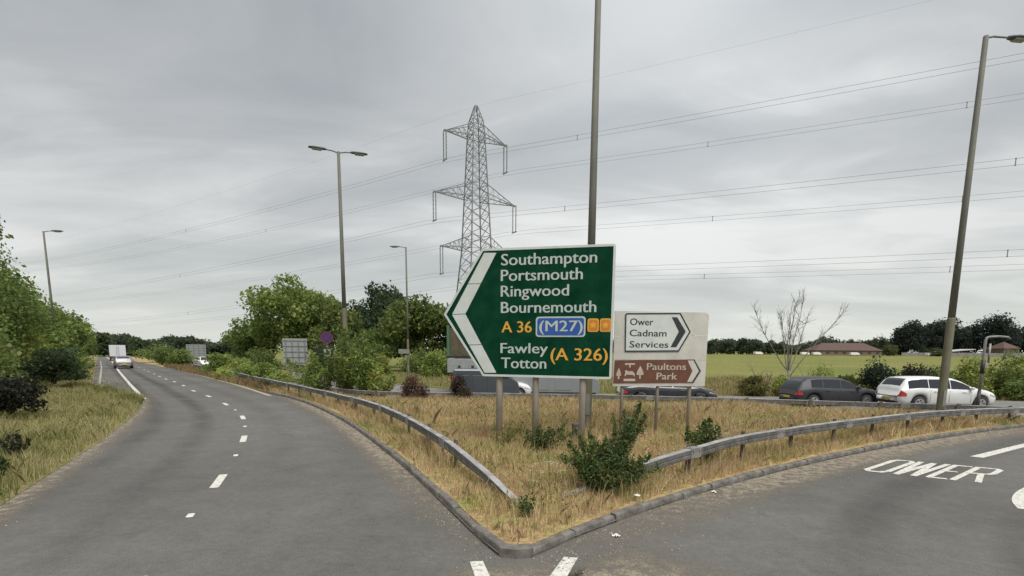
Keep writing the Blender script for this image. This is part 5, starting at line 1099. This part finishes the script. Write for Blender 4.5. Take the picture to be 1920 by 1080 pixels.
# ------------------------------------------------------------------ grasses
def grass(name, poly, n, zf, hmin, hmax, w, pal, seed, keep=None, lean=.35, dens=None):
    """single blades, each its own height, lean and colour; the colour drifts in patches"""
    rng = np.random.default_rng(seed); A = np.array(poly); lo, hi = A.min(0), A.max(0); P = np.zeros((0, 2))
    while len(P) < n:
        q = rng.uniform(lo, hi, (n * 2, 2))
        if dens is not None: q = q[rng.random(len(q)) < dens(q)]
        q = q[inpoly(q, poly)]
        if keep is not None: q = q[keep(q)]
        P = np.concatenate([P, q])
    P = P[:n]; g = P + rng.normal(0, .035, P.shape) * 1; cl = rng.random(n) < .45; cell = np.floor(P / .16); hsh = np.sin(cell[:, 0] * 12.99 + cell[:, 1] * 78.23) * 43758.5; hsh2 = np.sin(cell[:, 0] * 39.3 + cell[:, 1] * 11.1) * 24634.6
    ctr = (cell + np.stack([hsh - np.floor(hsh), hsh2 - np.floor(hsh2)], 1)) * .16; P = np.where(cl[:, None], ctr + rng.normal(0, .022, P.shape), P); z = zf(P); nz = lambda f, s: np.sin(P[:, 0] * f + s) * np.sin(P[:, 1] * f * 1.13 + s * 2.1) + .5 * np.sin(P[:, 0] * f * 2.3 + s * 3) * np.sin(P[:, 1] * f * 2.7 + s)
    patch = nz(.7, seed) + .7 * nz(2.3, seed + 2) + rng.normal(0, .6, n)
    h = rng.uniform(hmin, hmax, n) * np.clip(1 + .42 * nz(.8, seed + 5) + .3 * nz(4.2, seed + 1), .35, 1.8); a = rng.uniform(0, 6.283, n); q = rng.uniform(0, 6.283, n); l = np.abs(rng.normal(0, lean, n)) * h
    wd = w * rng.uniform(.6, 1.5, n) * .5; B = np.stack([P[:, 0], P[:, 1], z - .01], 1); S = np.stack([np.cos(a) * wd, np.sin(a) * wd, np.zeros(n)], 1)
    M1 = B + np.stack([np.cos(q) * l * .35, np.sin(q) * l * .35, h * .6], 1); T = B + np.stack([np.cos(q) * l, np.sin(q) * l, h], 1)
    V = np.stack([B - S, B + S, M1 + S * .8, T, M1 - S * .8], 1).reshape(-1, 3); F = np.arange(5 * n).reshape(n, 5)
    pal = np.array(pal); ix = np.clip(((patch + 2.2) / 4.4 * len(pal)).astype(int), 0, len(pal) - 1); c = pal[ix]; c = c * .86 + c.mean(1, keepdims=True) * .14; c = c * np.clip(1 + rng.normal(0, .18, n), .5, 1.6)[:, None]
    return stuff(link(name, npmesh(name, V, F, GRASS, np.repeat(c, 5, 0))))
STRAW = [(0.24, 0.28, 0.075), (0.38, 0.36, 0.11), (0.52, 0.42, 0.18), (0.62, 0.49, 0.26), (0.58, 0.41, 0.23), (0.50, 0.31, 0.19), (0.46, 0.41, 0.13), (0.28, 0.31, 0.085)]
isl_arr = isl_poly
kd = lambda q: (np.minimum(distpath(q, KERB_L), distpath(q, KERB_R)) > .11)
near_poly = [(0.05, 6.0), (0.9, 6.85), (2.5, 8.2), (4.6, 9.85), (7.3, 11.75), (10.9, 14.0), (10.5, 18), (-6.6, 18.6), (-2.55, 11.5), (-1.0, 8.1), (-.3, 6.5)]
grass('dry_grass', near_poly, 120000, z_island, .04, .22, .007, STRAW, 1, kd, .5)
grass('tall_dry_grass', near_poly, 5000, z_island, .25, .46, .007, STRAW, 8, kd, .3)
mid_poly = [(10.9, 14.0), (14.6, 15.95), (19.5, 18.0), (13.5, 20.9), (5.7, 22.9), (-4, 24.2), (-8.4, 25.8), (-13, 29.8), (-13.6, 28.2), (-10.3, 24.7), (-6.0, 18.2)]
grass('dry_grass', mid_poly, 90000, z_island, .10, .34, .014, STRAW, 2, kd, .5)
grass('dry_grass', [(-13.6, 28.2), (-13, 29.8), (-20, 38), (-28.5, 49), (-41.6, 65), (-45.5, 66), (-36.6, 55.4), (-27.2, 44.6), (-18.9, 34.6)], 26000, z_island, .16, .45, .026, [(0.14, 0.17, 0.05), (0.28, 0.23, 0.09), (0.38, 0.27, 0.13), (0.26, 0.15, 0.09), (0.17, 0.20, 0.06)], 3)
GRN = [(0.13, 0.17, 0.045), (0.21, 0.24, 0.065), (0.29, 0.28, 0.09), (0.38, 0.35, 0.13), (0.46, 0.40, 0.19), (0.32, 0.28, 0.11), (0.17, 0.21, 0.055)]
lp = [(-8.1, 7.7), (-9.28, 9.93), (-11.37, 13.9), (-14.87, 19.93), (-18.33, 24.95), (-19.0, 25.75), (-20, 26.5), (-23, 29.1), (-25.5, 30.9), (-28.0, 33.4), (-31, 31), (-27, 22), (-18, 12), (-11, 5)]
grass('verge_grass', lp, 90000, z_left, .07, .28, .011, GRN, 4, None, .5)
grass('verge_grass', [(-28.0, 33.4), (-50.1, 60.7), (-52, 60), (-30.5, 32)], 9000, z_left, .15, .4, .03, STRAW, 5)
grass('field_edge_grass', [(10.5, 31.2), (16.2, 29.9), (26, 27.3), (34, 25.2), (44, 32), (30, 48), (8, 50)], 42000, z_field, .15, .5, .03, [(0.20, 0.21, 0.065), (0.29, 0.27, 0.09), (0.38, 0.32, 0.12), (0.44, 0.34, 0.16), (0.32, 0.21, 0.11), (0.22, 0.24, 0.075)], 6)
grass('field_edge_grass', [(10, 31.2), (1, 32.7), (-3, 33.8), (-6.5, 36.9), (-13, 43.9), (-21.5, 54.9), (-34.6, 71.4), (-39, 71), (-22, 62), (-5, 46), (8, 44)], 30000, z_field, .12, .4, .03, GRN + [(0.33, 0.29, 0.10)], 7)
def weeds(name, poly, n, zf, seed, col, keep=None):
    rng = np.random.default_rng(seed); A = np.array(poly); lo, hi = A.min(0), A.max(0); q = rng.uniform(lo, hi, (n * 4, 2)); q = q[inpoly(q, poly)]
    if keep is not None: q = q[keep(q)]
    q = q[:n]; z = zf(q); k = 26; r = rng.uniform(.06, .26, len(q)); C = np.repeat(np.c_[q, z], k, 0); d = rng.normal(size=(len(C), 3)) * np.repeat(r, k)[:, None] * .6; d[:, 2] = np.abs(d[:, 2]) * 1.3 + .02
    tint = np.repeat(rng.uniform(.7, 1.4, len(q)), k)[:, None] * np.ones((1, 3)); stuff(link(name, leaf_mesh(name, C + d, .05, col, rng, lobe_tint=tint, aspect=.4)))
weeds('low_weeds', near_poly, 420, z_island, 61, (0.19, 0.23, 0.065), kd); weeds('low_weeds', mid_poly, 520, z_island, 62, (0.23, 0.25, 0.07), kd); weeds('low_weeds', lp, 260, z_left, 63, (0.17, 0.21, 0.06))
# taller flowering stems, white heads
def flowers(name, spots, n, z0, h, seed):
    rng = np.random.default_rng(seed); V = []; F = []; C = []
    for k in range(n):
        cx, cy, r = spots[k % len(spots)]; x, y = cx + rng.normal(0, r), cy + rng.normal(0, r); hh = h * rng.uniform(.6, 1.15); b = np.array([x, y, z0]); t = b + np.array([rng.normal(0, .06), rng.normal(0, .06), hh]); o = len(V)
        V += [b - [.004, 0, 0], b + [.004, 0, 0], t + [.003, 0, 0], t - [.003, 0, 0]]; F.append((o, o + 1, o + 2, o + 3)); C += [(.16, .17, .06)] * 4
        for q in range(6):
            c = t + np.array([rng.normal(0, .03), rng.normal(0, .03), rng.normal(0, .012)]); o = len(V); s = rng.uniform(.010, .02); V += [c + [s, 0, .003], c + [0, s, -.003], c - [s, 0, -.002], c - [0, s, 0]]; F.append((o, o + 1, o + 2, o + 3)); C += [(.58, .57, .48)] * 4
    stuff(link(name, npmesh(name, np.array(V), np.array(F), GRASS, np.array(C))))
flowers('white_wildflowers', [(6.3, 13.6, .35), (5.6, 12.4, .3), (0.55, 8.0, .15), (2.5, 11.5, .3), (-.4, 14, .6), (4.8, 12.0, .25), (3.0, 9.6, .2), (8.0, 15.0, .6)], 90, .12, .5, 1)
flowers('white_wildflowers', [(-20.6, 25.7, .5), (-21.5, 27.2, .6), (-24.2, 29.6, .5)], 120, .35, .4, 2)
# loose grit along the kerbs and a few scraps
def grit():
    rng = np.random.default_rng(31); V = []; F = []; C = []
    for path, sd, n, wmax in ((KERB_L, 1, 900, .55), (KERB_R, -1, 1600, 1.0), (LES, -1, 500, .6)):
        P = resample(path[:, :2], .05); Nn = normals2d(P) * sd
        for k in range(n):
            i = int(len(P) * rng.random() ** 1.4); d = abs(rng.normal(0, .45)) * wmax + .01; s = rng.uniform(.005, .016); c = np.array([P[i, 0] + Nn[i, 0] * d, P[i, 1] + Nn[i, 1] * d, .003]); o = len(V); a = rng.uniform(0, 6.28)
            V += [c + [math.cos(a + q) * s, math.sin(a + q) * s, 0] for q in (0, 1.6, 3.1, 4.7)] + [c + [0, 0, s * 1.1]]; F += [(o + q, o + (q + 1) % 4, o + 4) for q in range(4)]; C += [tuple(np.array((.26, .225, .175)) * rng.uniform(.5, 1.7))] * 5
    stuff(link('kerbside_grit', npmesh('kerbside_grit', np.array(V), np.array(F), GRASS, np.array(C))))
grit()
def litter(label, x, y, z, s, seed):
    rng = np.random.default_rng(seed); m = MB(); n = 5; vs = [(i * s / 4 - s / 2 + rng.normal(0, .004), j * s * .8 / 4 - s * .4, abs(rng.normal(0, s * .16)) + .006) for i in range(n) for j in range(n)]
    m.add(vs, [(i * n + j, (i + 1) * n + j, (i + 1) * n + j + 1, i * n + j + 1) for i in range(4) for j in range(4)]); vb = [(a, b, c - .004) for a, b, c in vs]; m.add(vb, [(i * n + j, i * n + j + 1, (i + 1) * n + j + 1, (i + 1) * n + j) for i in range(4) for j in range(4)])
    o = m.build('paper_scrap', M('scrap_paper', (0.6, 0.58, 0.52), .8, var=.1), None); o.location = (x, y, z); o.rotation_euler.z = rng.uniform(0, 3); tag(o, label, 'litter')
litter('white paper scrap on the dry grass near the kerb right of the bush', 2.02, 7.82, .20, .09, 1)
litter('pale scrap lying at the foot of the right kerb past the bush', 3.62, 8.72, .006, .10, 2)
litter('flat pale stone-like scrap on the gritty tarmac right of the nose', 1.42, 6.55, .006, .09, 3)
